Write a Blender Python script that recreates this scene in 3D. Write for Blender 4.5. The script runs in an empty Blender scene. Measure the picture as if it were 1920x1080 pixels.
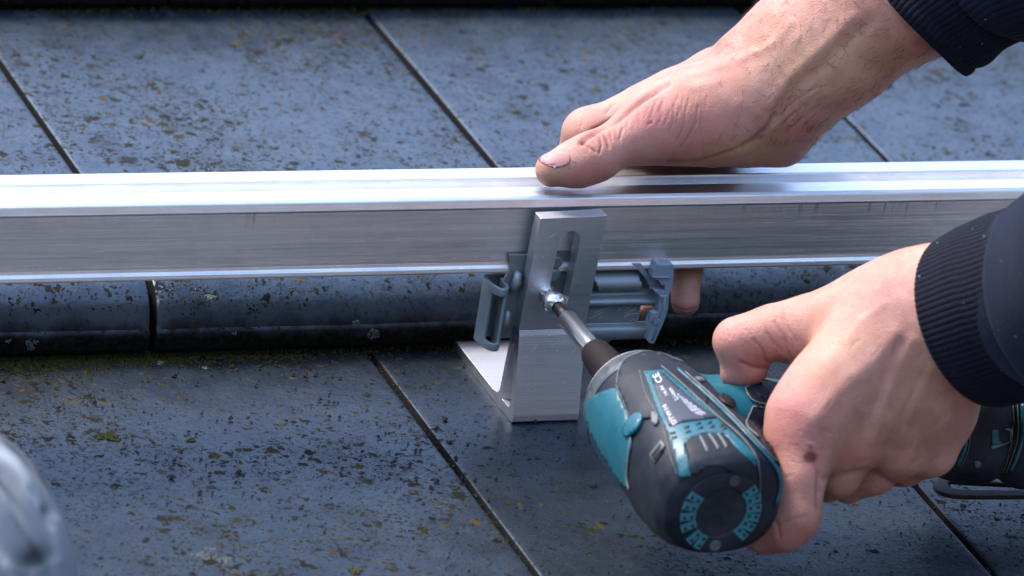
import bpy, bmesh, math, random
import numpy as np
from mathutils import Vector, Matrix
from mathutils.bvhtree import BVHTree
from mathutils.geometry import delaunay_2d_cdt
random.seed(7); RNG = np.random.default_rng(7)

# ------------------------------------------------------------------ camera, world, sun
F, D0 = 10500.0, 2600.0                     # focal length in px of a 1920 wide picture, distance (mm) of the bracket
_r = np.array([24940, 590, -10500.]); _u = np.array([-4566, 5595, -10500.])
_r /= np.linalg.norm(_r); _u -= _r*(_u@_r); _u /= np.linalg.norm(_u); _n = np.cross(_r, _u)
BAS = np.array([_r, _u, _n])                # rows: roof axes X (eave), Y (up the slope), Z (off the roof) seen by the camera
C0 = np.array([0., -(795-540)/F*D0, -D0])   # roof origin (bracket foot) as the camera sees it
PITCH = math.radians(23)
RX = Matrix.Rotation(PITCH, 4, 'X')
def roof2world(p): return RX @ (Vector([float(v) for v in p])/1000)
sc = bpy.context.scene
cam = bpy.data.cameras.new('camera'); camo = bpy.data.objects.new('camera', cam); sc.collection.objects.link(camo)
cam.sensor_width = 36; cam.lens = 36*F/1920; cam.clip_start = .05; cam.clip_end = 400
_cp = -(BAS@C0)                             # camera position in roof mm
_rot = Matrix([list(BAS[:, 0]), list(BAS[:, 1]), list(BAS[:, 2])]).transposed()   # columns: camera axes in roof frame
camo.matrix_world = Matrix.Translation(roof2world(_cp)) @ (RX.to_3x3() @ _rot).to_4x4()
cam.dof.use_dof = True; cam.dof.focus_distance = 2.585; cam.dof.aperture_fstop = 11.5; cam.dof.aperture_blades = 0
sc.camera = camo
SUN_CAM = Vector((-.40, .91, .03)).normalized()      # direction to the sun as the camera sees it
_sd = (RX.to_3x3() @ (_rot @ SUN_CAM)).normalized()
EL = math.asin(_sd.z); AZ = math.atan2(_sd.x, _sd.y)
w = bpy.data.worlds.new('World'); sc.world = w; w.use_nodes = True
nt = w.node_tree; nt.nodes.clear()
sky = nt.nodes.new('ShaderNodeTexSky'); sky.sky_type = 'NISHITA'; sky.sun_disc = False
sky.sun_elevation = EL; sky.sun_rotation = AZ; sky.air_density = 1.0; sky.dust_density = 2.2; sky.ozone_density = 1.5
bg = nt.nodes.new('ShaderNodeBackground'); bg.inputs[1].default_value = .13
wo = nt.nodes.new('ShaderNodeOutputWorld'); nt.links.new(sky.outputs[0], bg.inputs[0]); nt.links.new(bg.outputs[0], wo.inputs[0])
sl = bpy.data.lights.new('sun', 'SUN'); sl.energy = 1.15; sl.angle = math.radians(16); sl.color = (1, .86, .72)
so = bpy.data.objects.new('sun', sl); sc.collection.objects.link(so)
so.rotation_euler = _sd.to_track_quat('Z', 'Y').to_euler()
sc.view_settings.view_transform = 'Standard'; sc.view_settings.look = 'None'; sc.view_settings.gamma = 1
sc.view_settings.exposure = 2.2
sc.render.engine = 'CYCLES'; sc.cycles.use_denoising = True; sc.cycles.max_bounces = 6; sc.cycles.caustics_reflective = False; sc.cycles.caustics_refractive = False
try: sc.cycles.denoiser = 'OPENIMAGEDENOISE'
except Exception: pass

# ------------------------------------------------------------------ coordinates
def cdir(px, py): return np.array([(px-960)/F, -(py-540)/F, -1.])
def PC(px, py, dd): return cdir(px, py)*(D0+dd)                      # camera mm
def c2r(c): return (np.asarray(c, float)-C0)@BAS.T                   # camera mm -> roof mm
def r2c(r): return np.asarray(r, float)@BAS+C0
def P(px, py, dd): return c2r(PC(px, py, dd))
def onplane(px, py, ax, v):
    d = BAS@cdir(px, py); return _cp+d*((v-_cp[ax])/d[ax])
def topx(r):
    c = r2c(r); return np.stack([960+F*c[..., 0]/-c[..., 2], 540-F*c[..., 1]/-c[..., 2]], -1)

# ------------------------------------------------------------------ materials
def mat(name): 
    m = bpy.data.materials.new(name); m.use_nodes = True; return m
class N:
    def __init__(s, m): s.t = m.node_tree; s.b = s.t.nodes['Principled BSDF']; s.tc = s.n('ShaderNodeTexCoord')
    def n(s, k, **kw):
        x = s.t.nodes.new(k)
        for a, v in kw.items(): setattr(x, a, v)
        return x
    def l(s, a, b): s.t.links.new(a, b)
    def set(s, **kw):
        for k, v in kw.items():
            k = {'col': 'Base Color', 'rough': 'Roughness', 'metal': 'Metallic', 'spec': 'Specular IOR Level', 'coat': 'Coat Weight', 'sheen': 'Sheen Weight', 'ani': 'Anisotropic'}[k]
            s.b.inputs[k].default_value = (*v, 1) if isinstance(v, tuple) else v
    def coord(s, scale=(1, 1, 1), off=None):
        m = s.n('ShaderNodeMapping'); m.inputs['Scale'].default_value = scale
        s.l(s.tc.outputs['Object'], m.inputs[0])
        if off is not None: m.inputs['Location'].default_value = off
        return m.outputs[0]
    def noise(s, vec, scale, detail=4, rough=.55, dist=0):
        x = s.n('ShaderNodeTexNoise'); s.l(vec, x.inputs['Vector']); x.inputs['Scale'].default_value = scale
        x.inputs['Detail'].default_value = detail; x.inputs['Roughness'].default_value = rough; x.inputs['Distortion'].default_value = dist
        return x.outputs['Fac']
    def voro(s, vec, scale, feature='F1', out='Distance', rnd=1):
        x = s.n('ShaderNodeTexVoronoi', feature=feature); s.l(vec, x.inputs['Vector']); x.inputs['Scale'].default_value = scale
        x.inputs['Randomness'].default_value = rnd
        return x.outputs[out]
    def ramp(s, fac, stops):
        x = s.n('ShaderNodeValToRGB'); s.l(fac, x.inputs[0]); cr = x.color_ramp
        while len(cr.elements) < len(stops): cr.elements.new(.5)
        for e, (p, c) in zip(cr.elements, stops):
            e.position = p; e.color = (*c, 1) if isinstance(c, tuple) else (c, c, c, 1)
        return x.outputs[0]
    def math(s, op, a, b=None, c=None):
        x = s.n('ShaderNodeMath', operation=op)
        for i, v in enumerate((a, b, c)):
            if v is None: continue
            if isinstance(v, (int, float)): x.inputs[i].default_value = v
            else: s.l(v, x.inputs[i])
        return x.outputs[0]
    def mix(s, fac, a, b, blend='MIX'):
        x = s.n('ShaderNodeMix', data_type='RGBA', blend_type=blend)
        for sock, v in ((x.inputs['Factor'], fac), (x.inputs[6], a), (x.inputs[7], b)):
            if isinstance(v, (int, float)): sock.default_value = v
            elif isinstance(v, tuple): sock.default_value = (*v, 1)
            else: s.l(v, sock)
        return x.outputs[2]
    def bump(s, h, strength=.3, dist=.001, prev=None):
        x = s.n('ShaderNodeBump'); s.l(h, x.inputs['Height']); x.inputs['Strength'].default_value = strength
        x.inputs['Distance'].default_value = dist
        if prev is not None: s.l(prev, x.inputs['Normal'])
        return x.outputs[0]
    def out(s, col=None, rough=None, nrm=None):
        if col is not None: s.l(col, s.b.inputs['Base Color'])
        if rough is not None: s.l(rough, s.b.inputs['Roughness'])
        if nrm is not None: s.l(nrm, s.b.inputs['Normal'])

def tile_mat(name, seed, spots=1., dense=1., gl=1., dk=1.):
    m = mat(name); k = N(m); k.set(spec=.55); k.b.inputs['Specular Tint'].default_value = (.62, .80, 1., 1)
    v = k.coord(off=(seed, seed*.7, 0))
    big = k.noise(v, 9, 5, .6); fine = k.noise(v, 420, 3, .6); midn = k.noise(v, 60, 5, .65)
    base = k.mix(k.ramp(big, [(.3, 0.), (.7, 1.)]), (.006*dk, .0115*dk, .020*dk), (.015*dk, .0255*dk, .040*dk))
    base = k.mix(k.ramp(midn, [(.42, 0.), (.62, .55)]), base, (.034*dk, .048*dk, .062*dk))
    # dark grime patches
    g = k.ramp(k.noise(v, 26, 6, .7), [(.52, 0.), (.66, .6)])
    base = k.mix(g, base, (.007, .009, .013))
    # fine dark speckle
    sp = k.ramp(k.noise(v, 330, 4, .75), [(.53, 0.), (.60, 1.)])
    dens = k.ramp(k.noise(v, 9, 4, .6), [(.35, .15), (.6, 1.)])
    spf = k.math('MULTIPLY', sp, k.math('MULTIPLY', dens, .85*dense))
    base = k.mix(spf, base, (.006, .007, .008))
    # lichen / moss spots: irregular cells, brown, olive and mustard
    wv = k.n('ShaderNodeVectorMath', operation='ADD'); wn = k.n('ShaderNodeTexNoise'); k.l(v, wn.inputs['Vector']); wn.inputs['Scale'].default_value = 260; wn.inputs['Detail'].default_value = 4
    sc1 = k.n('ShaderNodeVectorMath', operation='SCALE'); k.l(wn.outputs['Color'], sc1.inputs[0]); sc1.inputs['Scale'].default_value = .011
    k.l(v, wv.inputs[0]); k.l(sc1.outputs[0], wv.inputs[1])
    brk = k.noise(v, 520, 3, .7); dn2 = k.ramp(k.noise(v, 13, 4, .6), [(.34, .6), (.6, 1.2)])
    tot = None; sepz = k.n('ShaderNodeSeparateXYZ'); k.l(k.tc.outputs['Normal'], sepz.inputs[0])
    upf = k.ramp(sepz.outputs['Z'], [(.05, .15), (.75, 1.)])
    for sc_, th, cl in ((55, .30, .8), (110, .42, .9), (190, .5, .9), (330, .56, .9), (560, .6, .85)):
        vo = k.n('ShaderNodeTexVoronoi'); k.l(wv.outputs[0], vo.inputs['Vector']); vo.inputs['Scale'].default_value = sc_
        sepn = k.n('ShaderNodeSeparateColor'); k.l(vo.outputs['Color'], sepn.inputs[0])
        size = k.math('MULTIPLY', k.ramp(sepn.outputs[0], [(.45, 0.), (.95, 1.)]), th*spots)
        f = k.math('SUBTRACT', k.math('MULTIPLY', k.math('MULTIPLY', size, upf), dn2), vo.outputs['Distance'])
        f = k.ramp(k.math('MULTIPLY', k.math('ADD', f, k.math('MULTIPLY', k.math('SUBTRACT', brk, .5), .22)), 5.), [(0., 0.), (.55, cl)])
        c = k.ramp(sepn.outputs[1], [(0., (.003, .0028, .0025)), (.3, (.008, .006, .0035)), (.55, (.017, .015, .004)), (.82, (.009, .010, .003)), (.97, (.05, .038, .007))])
        base = k.mix(f, base, c)
        tot = f if tot is None else k.math('MAXIMUM', tot, f)
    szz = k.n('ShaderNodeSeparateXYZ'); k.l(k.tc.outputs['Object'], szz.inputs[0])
    lip_shade = k.ramp(k.math('ADD', k.math('MULTIPLY', szz.outputs['Z'], 20.), k.math('MULTIPLY', k.math('SUBTRACT', midn, .5), .35)), [(.20, .92), (.42, 0.)])  # grime colours darken the lower front lip, standing in for shade
    base = k.mix(lip_shade, base, k.mix(k.ramp(fine, [(.45, 0.), (.6, 1.)]), (.004, .004, .0045), (.016, .014, .007)))
    tot = k.math('MAXIMUM', tot, lip_shade)
    rough = k.math('ADD', k.math('MULTIPLY', tot, .35), k.math('ADD', .24, k.math('MULTIPLY', big, .22)))
    rough = k.math('ADD', k.math('ADD', rough, k.math('MULTIPLY', k.math('SUBTRACT', 1., upf), .22)), k.math('MULTIPLY', spf, .25))
    k.l(k.math('MULTIPLY', gl, k.math('SUBTRACT', 1., k.math('MULTIPLY', .96, k.math('MAXIMUM', k.math('MAXIMUM', tot, k.math('MULTIPLY', spf, .8)), k.math('MULTIPLY', g, .6))))), k.b.inputs['Specular IOR Level'])
    h = k.math('ADD', k.math('MULTIPLY', fine, .5), k.math('MULTIPLY', tot, .12))
    h = k.math('ADD', h, k.math('MULTIPLY', midn, .5))
    h = k.math('MULTIPLY', h, k.math('ADD', .35, k.math('MULTIPLY', upf, .65)))
    k.out(base, rough, k.bump(h, .5, .0009))
    return m
def metal_mat(name, col=(.80, .81, .83), stretch=(3, 500, 500), rough=.3, streak=.12, dirt=.0, bmp=.5):
    m = mat(name); k = N(m); k.set(metal=1.); streak *= 1.5
    v = k.coord(stretch)
    a = k.noise(v, 1, 6, .7); v2 = k.coord(tuple(s*.25 for s in stretch)); b = k.noise(v2, 1, 4, .6)
    c = k.mix(k.ramp(k.noise(k.coord(tuple(s_*.12 for s_ in stretch)), 1, 5, .7), [(.3, 0.), (.7, 1.)]), tuple(x*(1-streak) for x in col), col)
    blot = k.noise(k.coord((1, 1, 1)), 34, 5, .6)
    c = k.mix(k.ramp(blot, [(.5, 0.), (.75, .25+dirt)]), c, tuple(x*.72 for x in col))
    pits = k.ramp(k.noise(k.coord(), 900, 2, .5), [(.68, 0.), (.74, 1.)])
    c = k.mix(k.math('MULTIPLY', pits, .35), c, (.95, .95, .95))
    r = k.math('ADD', rough-.08, k.math('MULTIPLY', b, .16)); r = k.math('ADD', r, k.math('MULTIPLY', blot, .08))
    k.out(c, r, k.bump(a, bmp, .0004))
    return m
def plain(name, col, rough=.5, var=.15, scale=60, bump=.2, bscale=600, metal=0., spec=.5, dust=None, sheen=0):
    m = mat(name); k = N(m); k.set(metal=metal, spec=spec, sheen=sheen)
    n_ = k.noise(k.coord(), scale, 5, .6)
    c = k.mix(n_, tuple(x*(1-var) for x in col), tuple(min(1, x*(1+var)) for x in col))
    if dust:
        d = k.ramp(k.noise(k.coord(off=(3, 1, 2)), 45, 6, .7), [(.45, 0.), (.72, dust[1])])
        c = k.mix(d, c, dust[0])
    fn = k.noise(k.coord(), bscale, 3, .6)
    k.out(c, k.math('ADD', rough-.07, k.math('MULTIPLY', n_, .14)), k.bump(fn, bump, .0004))
    return m
def skin_mat(name):
    m = mat(name); k = N(m)
    k.set(spec=.42)
    at = k.n('ShaderNodeAttribute', attribute_name='tone')
    sep = k.n('ShaderNodeSeparateColor'); k.l(at.outputs['Color'], sep.inputs[0])
    v = k.coord()
    n1 = k.noise(v, 45, 5, .6); n2 = k.noise(v, 260, 4, .65); n3 = k.noise(v, 16, 3, .5)
    c = k.mix(k.ramp(n1, [(.3, 0.), (.7, 1.)]), (.37, .165, .115), (.49, .25, .188))
    c = k.mix(k.ramp(n3, [(.4, 0.), (.65, .45)]), c, (.56, .27, .23))
    c = k.mix(k.math('MULTIPLY', k.ramp(n2, [(.5, 0.), (.75, 1.)]), .35), c, (.40, .20, .15))
    bl = k.noise(k.coord(off=(5, 3, 1)), 30, 6, .62); c = k.mix(k.ramp(bl, [(.48, 0.), (.64, .36)]), c, (.31, .13, .12))
    b2 = k.noise(k.coord(off=(1, 7, 4)), 70, 5, .6); c = k.mix(k.ramp(b2, [(.5, 0.), (.66, .4)]), c, (.56, .34, .27))
    c = k.mix(sep.outputs[0], c, (.46, .155, .145))       # flushed skin
    c = k.mix(sep.outputs[1], c, (.52, .33, .17))       # sallow / tanned skin
    c = k.mix(sep.outputs[2], c, (.15, .032, .024))       # scabs, and shade painted into the creases
    pores = k.voro(v, 1300, 'F1'); lines = k.voro(k.coord((1, 1.8, 1)), 640, 'DISTANCE_TO_EDGE')
    lines = k.ramp(lines, [(0., 0.), (.12, 1.)])
    h = k.math('ADD', k.math('MULTIPLY', pores, .35), k.math('MULTIPLY', lines, .35)); h = k.math('ADD', h, k.math('MULTIPLY', n2, .8))
    k.out(c, k.math('ADD', .43, k.math('MULTIPLY', n2, .16)), k.bump(h, .55, .0005))
    k.b.inputs['Subsurface Weight'].default_value = .12
    k.b.inputs['Subsurface Radius'].default_value = (1., .35, .2); k.b.inputs['Subsurface Scale'].default_value = .0035
    return m
def cloth_mat(name, col, lint=True):
    m = mat(name); k = N(m); k.set(spec=.1, sheen=.08)
    k.b.inputs['Sheen Tint'].default_value = (.35, .45, .7, 1)
    v = k.coord(); n1 = k.noise(v, 700, 3, .6); n2 = k.noise(v, 30, 4, .6)
    c = k.mix(n2, tuple(x*.75 for x in col), tuple(x*1.3 for x in col))
    if lint:
        vo = k.voro(k.coord(off=(2, 2, 2)), 130); c = k.mix(k.ramp(vo, [(.03, .8), (.055, 0.)]), c, (.4, .42, .45))
    k.out(c, k.math('ADD', .78, k.math('MULTIPLY', n1, .15)), k.bump(n1, .6, .0006))
    return m
M = {}
M['rail'] = metal_mat('rail_aluminium', (.91, .91, .93), (2.5, 3500, 3500), .27, .12, 0, .5)
_k = N(M['rail']); _b = _k.b.inputs['Base Color'].links[0].from_socket
_sz = _k.n('ShaderNodeSeparateXYZ'); _k.l(_k.tc.outputs['Object'], _sz.inputs[0])
_drip = _k.ramp(_k.noise(_k.coord((420, 1, 22)), 1, 3, .6), [(.60, 0.), (.68, 1.)])
_band = _k.ramp(_sz.outputs['Z'], [(.022, 0.), (.0315, .6), (.0325, 0.)])
_on = _k.ramp(_k.noise(_k.coord((9, 1, 1)), 1, 2, .5), [(.48, 0.), (.56, 1.)])
_c = _k.mix(_k.math('MULTIPLY', _k.math('MULTIPLY', _drip, _band), _on), _b, (.12, .12, .125))
_sp = _k.voro(_k.coord(), 170); _c = _k.mix(_k.ramp(_sp, [(.05, .5), (.07, 0.)]), _c, (.9, .9, .9)); _sm = _k.ramp(_k.noise(_k.coord((30, 60, 60)), 1, 6, .7), [(.5, 0.), (.7, .35)]); _c = _k.mix(_sm, _c, (.52, .53, .55)); _k.out(_c)
M['plate'] = metal_mat('plate_aluminium', (.66, .67, .71), (25, 2600, 2600), .42, .1, .12, .4)
M['cut'] = metal_mat('cut_aluminium', (.50, .54, .60), (900, 200, 300), .36, .35, .1)
M['zinc'] = plain('zinc_coating', (.25, .295, .315), .38, .16, 50, .25, 900, .45, .5, ((.34, .40, .43), .3))
M['zincedge'] = metal_mat('zinc_edge', (.7, .76, .8), (200, 200, 200), .3, .2)
M['plastic'] = plain('grey_plastic', (.25, .31, .38), .42, .08, 40, .2, 500)
M['steel'] = metal_mat('steel', (.72, .73, .75), (300, 6, 300), .2, .1)
M['bolt'] = metal_mat('bolt_steel', (.78, .77, .76), (40, 40, 40), .16, .1)
M['bit'] = plain('bit_steel', (.035, .028, .026), .45, .3, 200, .2, 700, .6)
M['collar'] = plain('collar_rubber', (.013, .009, .010), .7, .2, 200, .2, 700, 0, .15)
M['vent'] = plain('vent_teal', (.02, .16, .2), .5, .25, 300, .2, 700)
M['gear'] = plain('gear_case', (.05, .06, .07), .38, .25, 120, .3, 600, .35, .5, ((.24, .26, .27), .5))
M['ring'] = plain('worn_ring', (.27, .31, .29), .5, .15, 200, .2, 600)
M['black'] = plain('black_rubber', (.010, .014, .021),   .5, .25, 60, .3, 800, 0, .2, ((.045, .053, .066), .6))
M['teal'] = plain('teal_plastic', (.001, .088, .125), .42, .25, 70, .25, 700, 0, .45, ((.05, .13, .155), .4))
M['cream'] = plain('worn_edge', (.11, .125, .13), .6, .3, 300, .2, 600)
M['label'] = plain('label_ground', (.030, .034, .048), .38, .1, 60, .1, 500)
M['print'] = plain('label_print', (.62, .66, .72), .5, .1, 300, .1, 500)
M['hole'] = plain('dark_vent', (.006, .007, .009), .6, .1, 60, .1, 500)
M['skin'] = skin_mat('skin')
M['nail'] = plain('nail', (.42, .20, .19), .5, .08, 90, .08, 500)
M['hair'] = plain('hair', (.035, .022, .014), .4, .2, 90, .0, 500)
M['knit'] = cloth_mat('navy_knit', (.0055, .0065, .012))
M['sweat'] = cloth_mat('navy_cloth', (.009, .012, .024))
M['shoe'] = plain('shoe_fabric', (.30, .34, .40), .9, .15, 30, .3, 300, 0, .08)
M['moss'] = plain('moss', (.035, .036, .010), .9, .6, 300, .8, 500, 0, .1)
M['lichen'] = plain('lichen', (.11, .125, .12), .85, .3, 500, .8, 900, 0, .2)
M['lichen_green'] = plain('lichen_green', (.05, .055, .008), .85, .35, 400, .8, 900, 0, .2)
M['crumb'] = plain('crumb', (.018, .017, .016), .9, .4, 500, .5, 900, 0, .2)
M['scratch'] = plain('scratch', (.55, .6, .66), .4, .1, 300)
M['joint'] = plain('joint_dirt_shade', (.010, .010, .011), .95, .3, 200, .5, 600, 0, .05)  # near-black joint walls: dirt, plus the gap's shade in the colour
M['deck'] = plain('roof_deck', (.02, .02, .022), .9)
M['blocker_dark'] = plain('blocker_dark', (.035, .04, .036), .95, .4, .2, .3, 2)
M['ground'] = plain('ground', (.14, .138, .14), .95, .4, .3, .3, 2)

# ------------------------------------------------------------------ objects
COL = sc.collection
def tagit(o, label, cat, group=None, kind=None):
    if label: o['label'] = label
    if cat: o['category'] = cat
    if group: o['group'] = group
    if kind: o['kind'] = kind
    return o
def thing(name, loc, label, cat, group=None):
    o = bpy.data.objects.new(name, None); COL.objects.link(o); o.empty_display_size = .02
    o.matrix_world = Matrix.Translation(roof2world(loc)) @ RX
    o['_loc'] = [float(v) for v in loc]
    return tagit(o, label, cat, group)
def obj(name, verts, faces, m, parent=None, loc=None, smooth=False, mats=None, fm=None):
    """verts in roof millimetres; one mesh object, its local axes are the roof's"""
    org = np.array(parent['_loc'] if parent is not None else (loc if loc is not None else np.mean(np.asarray(verts), axis=0)))
    me = bpy.data.meshes.new(name)
    v = (np.asarray(verts, float)-org)/1000
    if isinstance(faces, np.ndarray) and len(faces):
        nv, nf, kf = len(v), len(faces), faces.shape[1]
        me.vertices.add(nv); me.vertices.foreach_set('co', v.astype(np.float32).ravel())
        me.loops.add(nf*kf); me.loops.foreach_set('vertex_index', faces.astype(np.int32).ravel())
        me.polygons.add(nf); me.polygons.foreach_set('loop_start', np.arange(nf, dtype=np.int32)*kf)
        me.update(calc_edges=True); me.validate()
    else:
        me.from_pydata([tuple(x) for x in v], [], [tuple(int(i) for i in f) for f in faces]); me.update()
    for mm in ([m] if mats is None else mats): me.materials.append(M[mm])
    if fm is not None: me.polygons.foreach_set('material_index', np.asarray(fm, dtype=np.int32))
    if smooth: me.polygons.foreach_set('use_smooth', np.ones(len(me.polygons), dtype=bool))
    o = bpy.data.objects.new(name, me); COL.objects.link(o)
    if parent is not None:
        o.parent = parent
        if '_loc' not in o: o['_loc'] = list(org)
    else: o.matrix_world = Matrix.Translation(roof2world(org)) @ RX; o['_loc'] = [float(x) for x in org]
    return o
def bevel(o, w, seg=2, ang=30):
    b = o.modifiers.new('bevel', 'BEVEL'); b.width = w/1000; b.segments = seg; b.limit_method = 'ANGLE'; b.angle_limit = math.radians(ang)
    b.harden_normals = False
    try: o.data.shade_smooth_by_angle
    except Exception: pass
    return o
class MB:
    def __init__(s): s.v = []; s.f = []; s.m = []
    def add(s, v, f, m=0):
        o = len(s.v); s.v += [tuple(map(float, x)) for x in v]; s.f += [tuple(int(i)+o for i in q) for q in f]; s.m += [m]*len(f)
    def obj(s, name, m, parent=None, **kw):
        if isinstance(m, (list, tuple)): return obj(name, s.v, s.f, None, parent, mats=m, fm=s.m, **kw)
        return obj(name, s.v, s.f, m, parent, **kw)
def prism(poly, holes, to3, thick, grid=None):
    """flat polygon with holes -> solid; to3(s,t,h) maps to roof mm, h in 0..thick"""
    pts = [Vector(p) for p in poly]; edges = [(i, (i+1) % len(poly)) for i in range(len(poly))]
    for h in holes:
        o = len(pts); pts += [Vector(p) for p in h]; edges += [(o+i, o+(i+1) % len(h)) for i in range(len(h))]
    if grid:
        xs = [p[0] for p in poly]; ys = [p[1] for p in poly]
        for a in np.arange(min(xs)+grid/2, max(xs), grid):
            for b in np.arange(min(ys)+grid/2, max(ys), grid):
                if inpoly((a, b), poly): pts.append(Vector((a, b)))
    vs, es, fs, *_ = delaunay_2d_cdt(pts, edges, [], 0, 1e-5)
    keep = []
    for f in fs:
        c = (sum(vs[i].x for i in f)/len(f), sum(vs[i].y for i in f)/len(f))
        if inpoly(c, poly) and not any(inpoly(c, h) for h in holes):
            a = sum(vs[f[i]].x*vs[f[(i+1) % len(f)]].y-vs[f[(i+1) % len(f)]].x*vs[f[i]].y for i in range(len(f)))
            keep.append(tuple(f) if a > 0 else tuple(reversed(f)))
    n = len(vs); V = [to3(v.x, v.y, thick) for v in vs]+[to3(v.x, v.y, 0) for v in vs]
    cnt = {}
    for f in keep:
        for i in range(len(f)):
            a, b = f[i], f[(i+1) % len(f)]; cnt[(a, b)] = 1
    FS = list(keep)+[tuple(i+n for i in reversed(f)) for f in keep]
    side = len(FS)
    for (a, b) in cnt:
        if (b, a) not in cnt: FS.append((b, a, a+n, b+n))
    return V, FS, side
def inpoly(p, poly):
    x, y = p; c = False; j = len(poly)-1
    for i in range(len(poly)):
        if (poly[i][1] > y) != (poly[j][1] > y) and x < (poly[j][0]-poly[i][0])*(y-poly[i][1])/(poly[j][1]-poly[i][1])+poly[i][0]: c = not c
        j = i
    return c
def extrude_x(prof, x0, x1, n=1):                       # closed YZ profile along X
    k = len(prof); V = []; Fc = []
    for i in range(n+1):
        x = x0+(x1-x0)*i/n; V += [(x, y, z) for y, z in prof]
    for i in range(n):
        for j in range(k): a, b = i*k+j, i*k+(j+1) % k; Fc.append((a, b, b+k, a+k))
    Fc.append(tuple(reversed(range(k)))); Fc.append(tuple(n*k+j for j in range(k)))
    return V, Fc
def tube(path, rad, seg=12, caps=True, closed=False):
    path = [np.array(p, float) for p in path]; V = []; Fc = []; up = None
    n = len(path); rad = rad if hasattr(rad, '__len__') else [rad]*n
    for i, p in enumerate(path):
        t = path[min(i+1, n-1)]-path[max(i-1, 0)]; t = t/np.linalg.norm(t)
        if up is None: up = np.cross(t, [.3, .2, .93]); 
        a = up-t*(up@t); a /= np.linalg.norm(a); b = np.cross(t, a); up = a
        for j in range(seg):
            th = 2*math.pi*j/seg; V.append(p+rad[i]*(a*math.cos(th)+b*math.sin(th)))
    for i in range(n-1):
        for j in range(seg): q = i*seg+j; r = i*seg+(j+1) % seg; Fc.append((q, r, r+seg, q+seg))
    if caps: Fc.append(tuple(reversed(range(seg)))); Fc.append(tuple((n-1)*seg+j for j in range(seg)))
    return V, Fc
def lathe_y(st, cx, cz, seg=48):                         # stations (y, r)
    V = []; Fc = []
    for y, r in st:
        for j in range(seg): th = 2*math.pi*j/seg; V.append((cx+r*math.cos(th), y, cz+r*math.sin(th)))
    for i in range(len(st)-1):
        for j in range(seg): a = i*seg+j; b = i*seg+(j+1) % seg; Fc.append((a, b, b+seg, a+seg))
    Fc.append(tuple(reversed(range(seg)))); Fc.append(tuple((len(st)-1)*seg+j for j in range(seg)))
    return V, Fc

# ---- distance field modelling (camera millimetres), surface nets
def field(prims, lo, hi, h, k0=4.):
    lo = np.array(lo); n = np.ceil((np.array(hi)-lo)/h).astype(int)+1
    f = np.full(n, 30., np.float32); ax = [lo[i]+h*np.arange(n[i]) for i in range(3)]
    for pr in prims:
        a, b, ra, rb = np.array(pr[0]), np.array(pr[1]), pr[2], pr[3]; k = pr[4] if len(pr) > 4 and pr[4] else k0
        sgn = pr[5] if len(pr) > 5 else 1; flat = pr[6] if len(pr) > 6 else 1.
        mg = max(ra, rb)*1.05+k+2
        i0 = [max(0, int((min(a[i], b[i])-mg-lo[i])/h)) for i in range(3)]; i1 = [min(n[i], int((max(a[i], b[i])+mg-lo[i])/h)+2) for i in range(3)]
        if any(i1[i] <= i0[i] for i in range(3)): continue
        X, Y, Z = np.meshgrid(*[ax[i][i0[i]:i1[i]].astype(np.float32) for i in range(3)], indexing='ij', sparse=True)
        ba = (b-a).astype(np.float32); L = float(ba@ba) or 1e-6
        px, py, pz = X-a[0], Y-a[1], Z-a[2]
        t = np.clip((px*ba[0]+py*ba[1]+pz*ba[2])/L, 0, 1)
        dx, dy, dz = px-t*ba[0], py-t*ba[1], (pz-t*ba[2])*flat
        d = np.sqrt(dx*dx+dy*dy+dz*dz)-(ra+(rb-ra)*t)
        sl_ = tuple(slice(i0[i], i1[i]) for i in range(3)); g = f[sl_]
        if sgn > 0:
            hh = np.maximum(k-np.abs(g-d), 0)/k; f[sl_] = np.minimum(g, d)-hh*hh*k*.25
        else:
            hh = np.maximum(k-np.abs(g+d), 0)/k; f[sl_] = np.maximum(g, -d)+hh*hh*k*.25
    return f, lo
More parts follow.
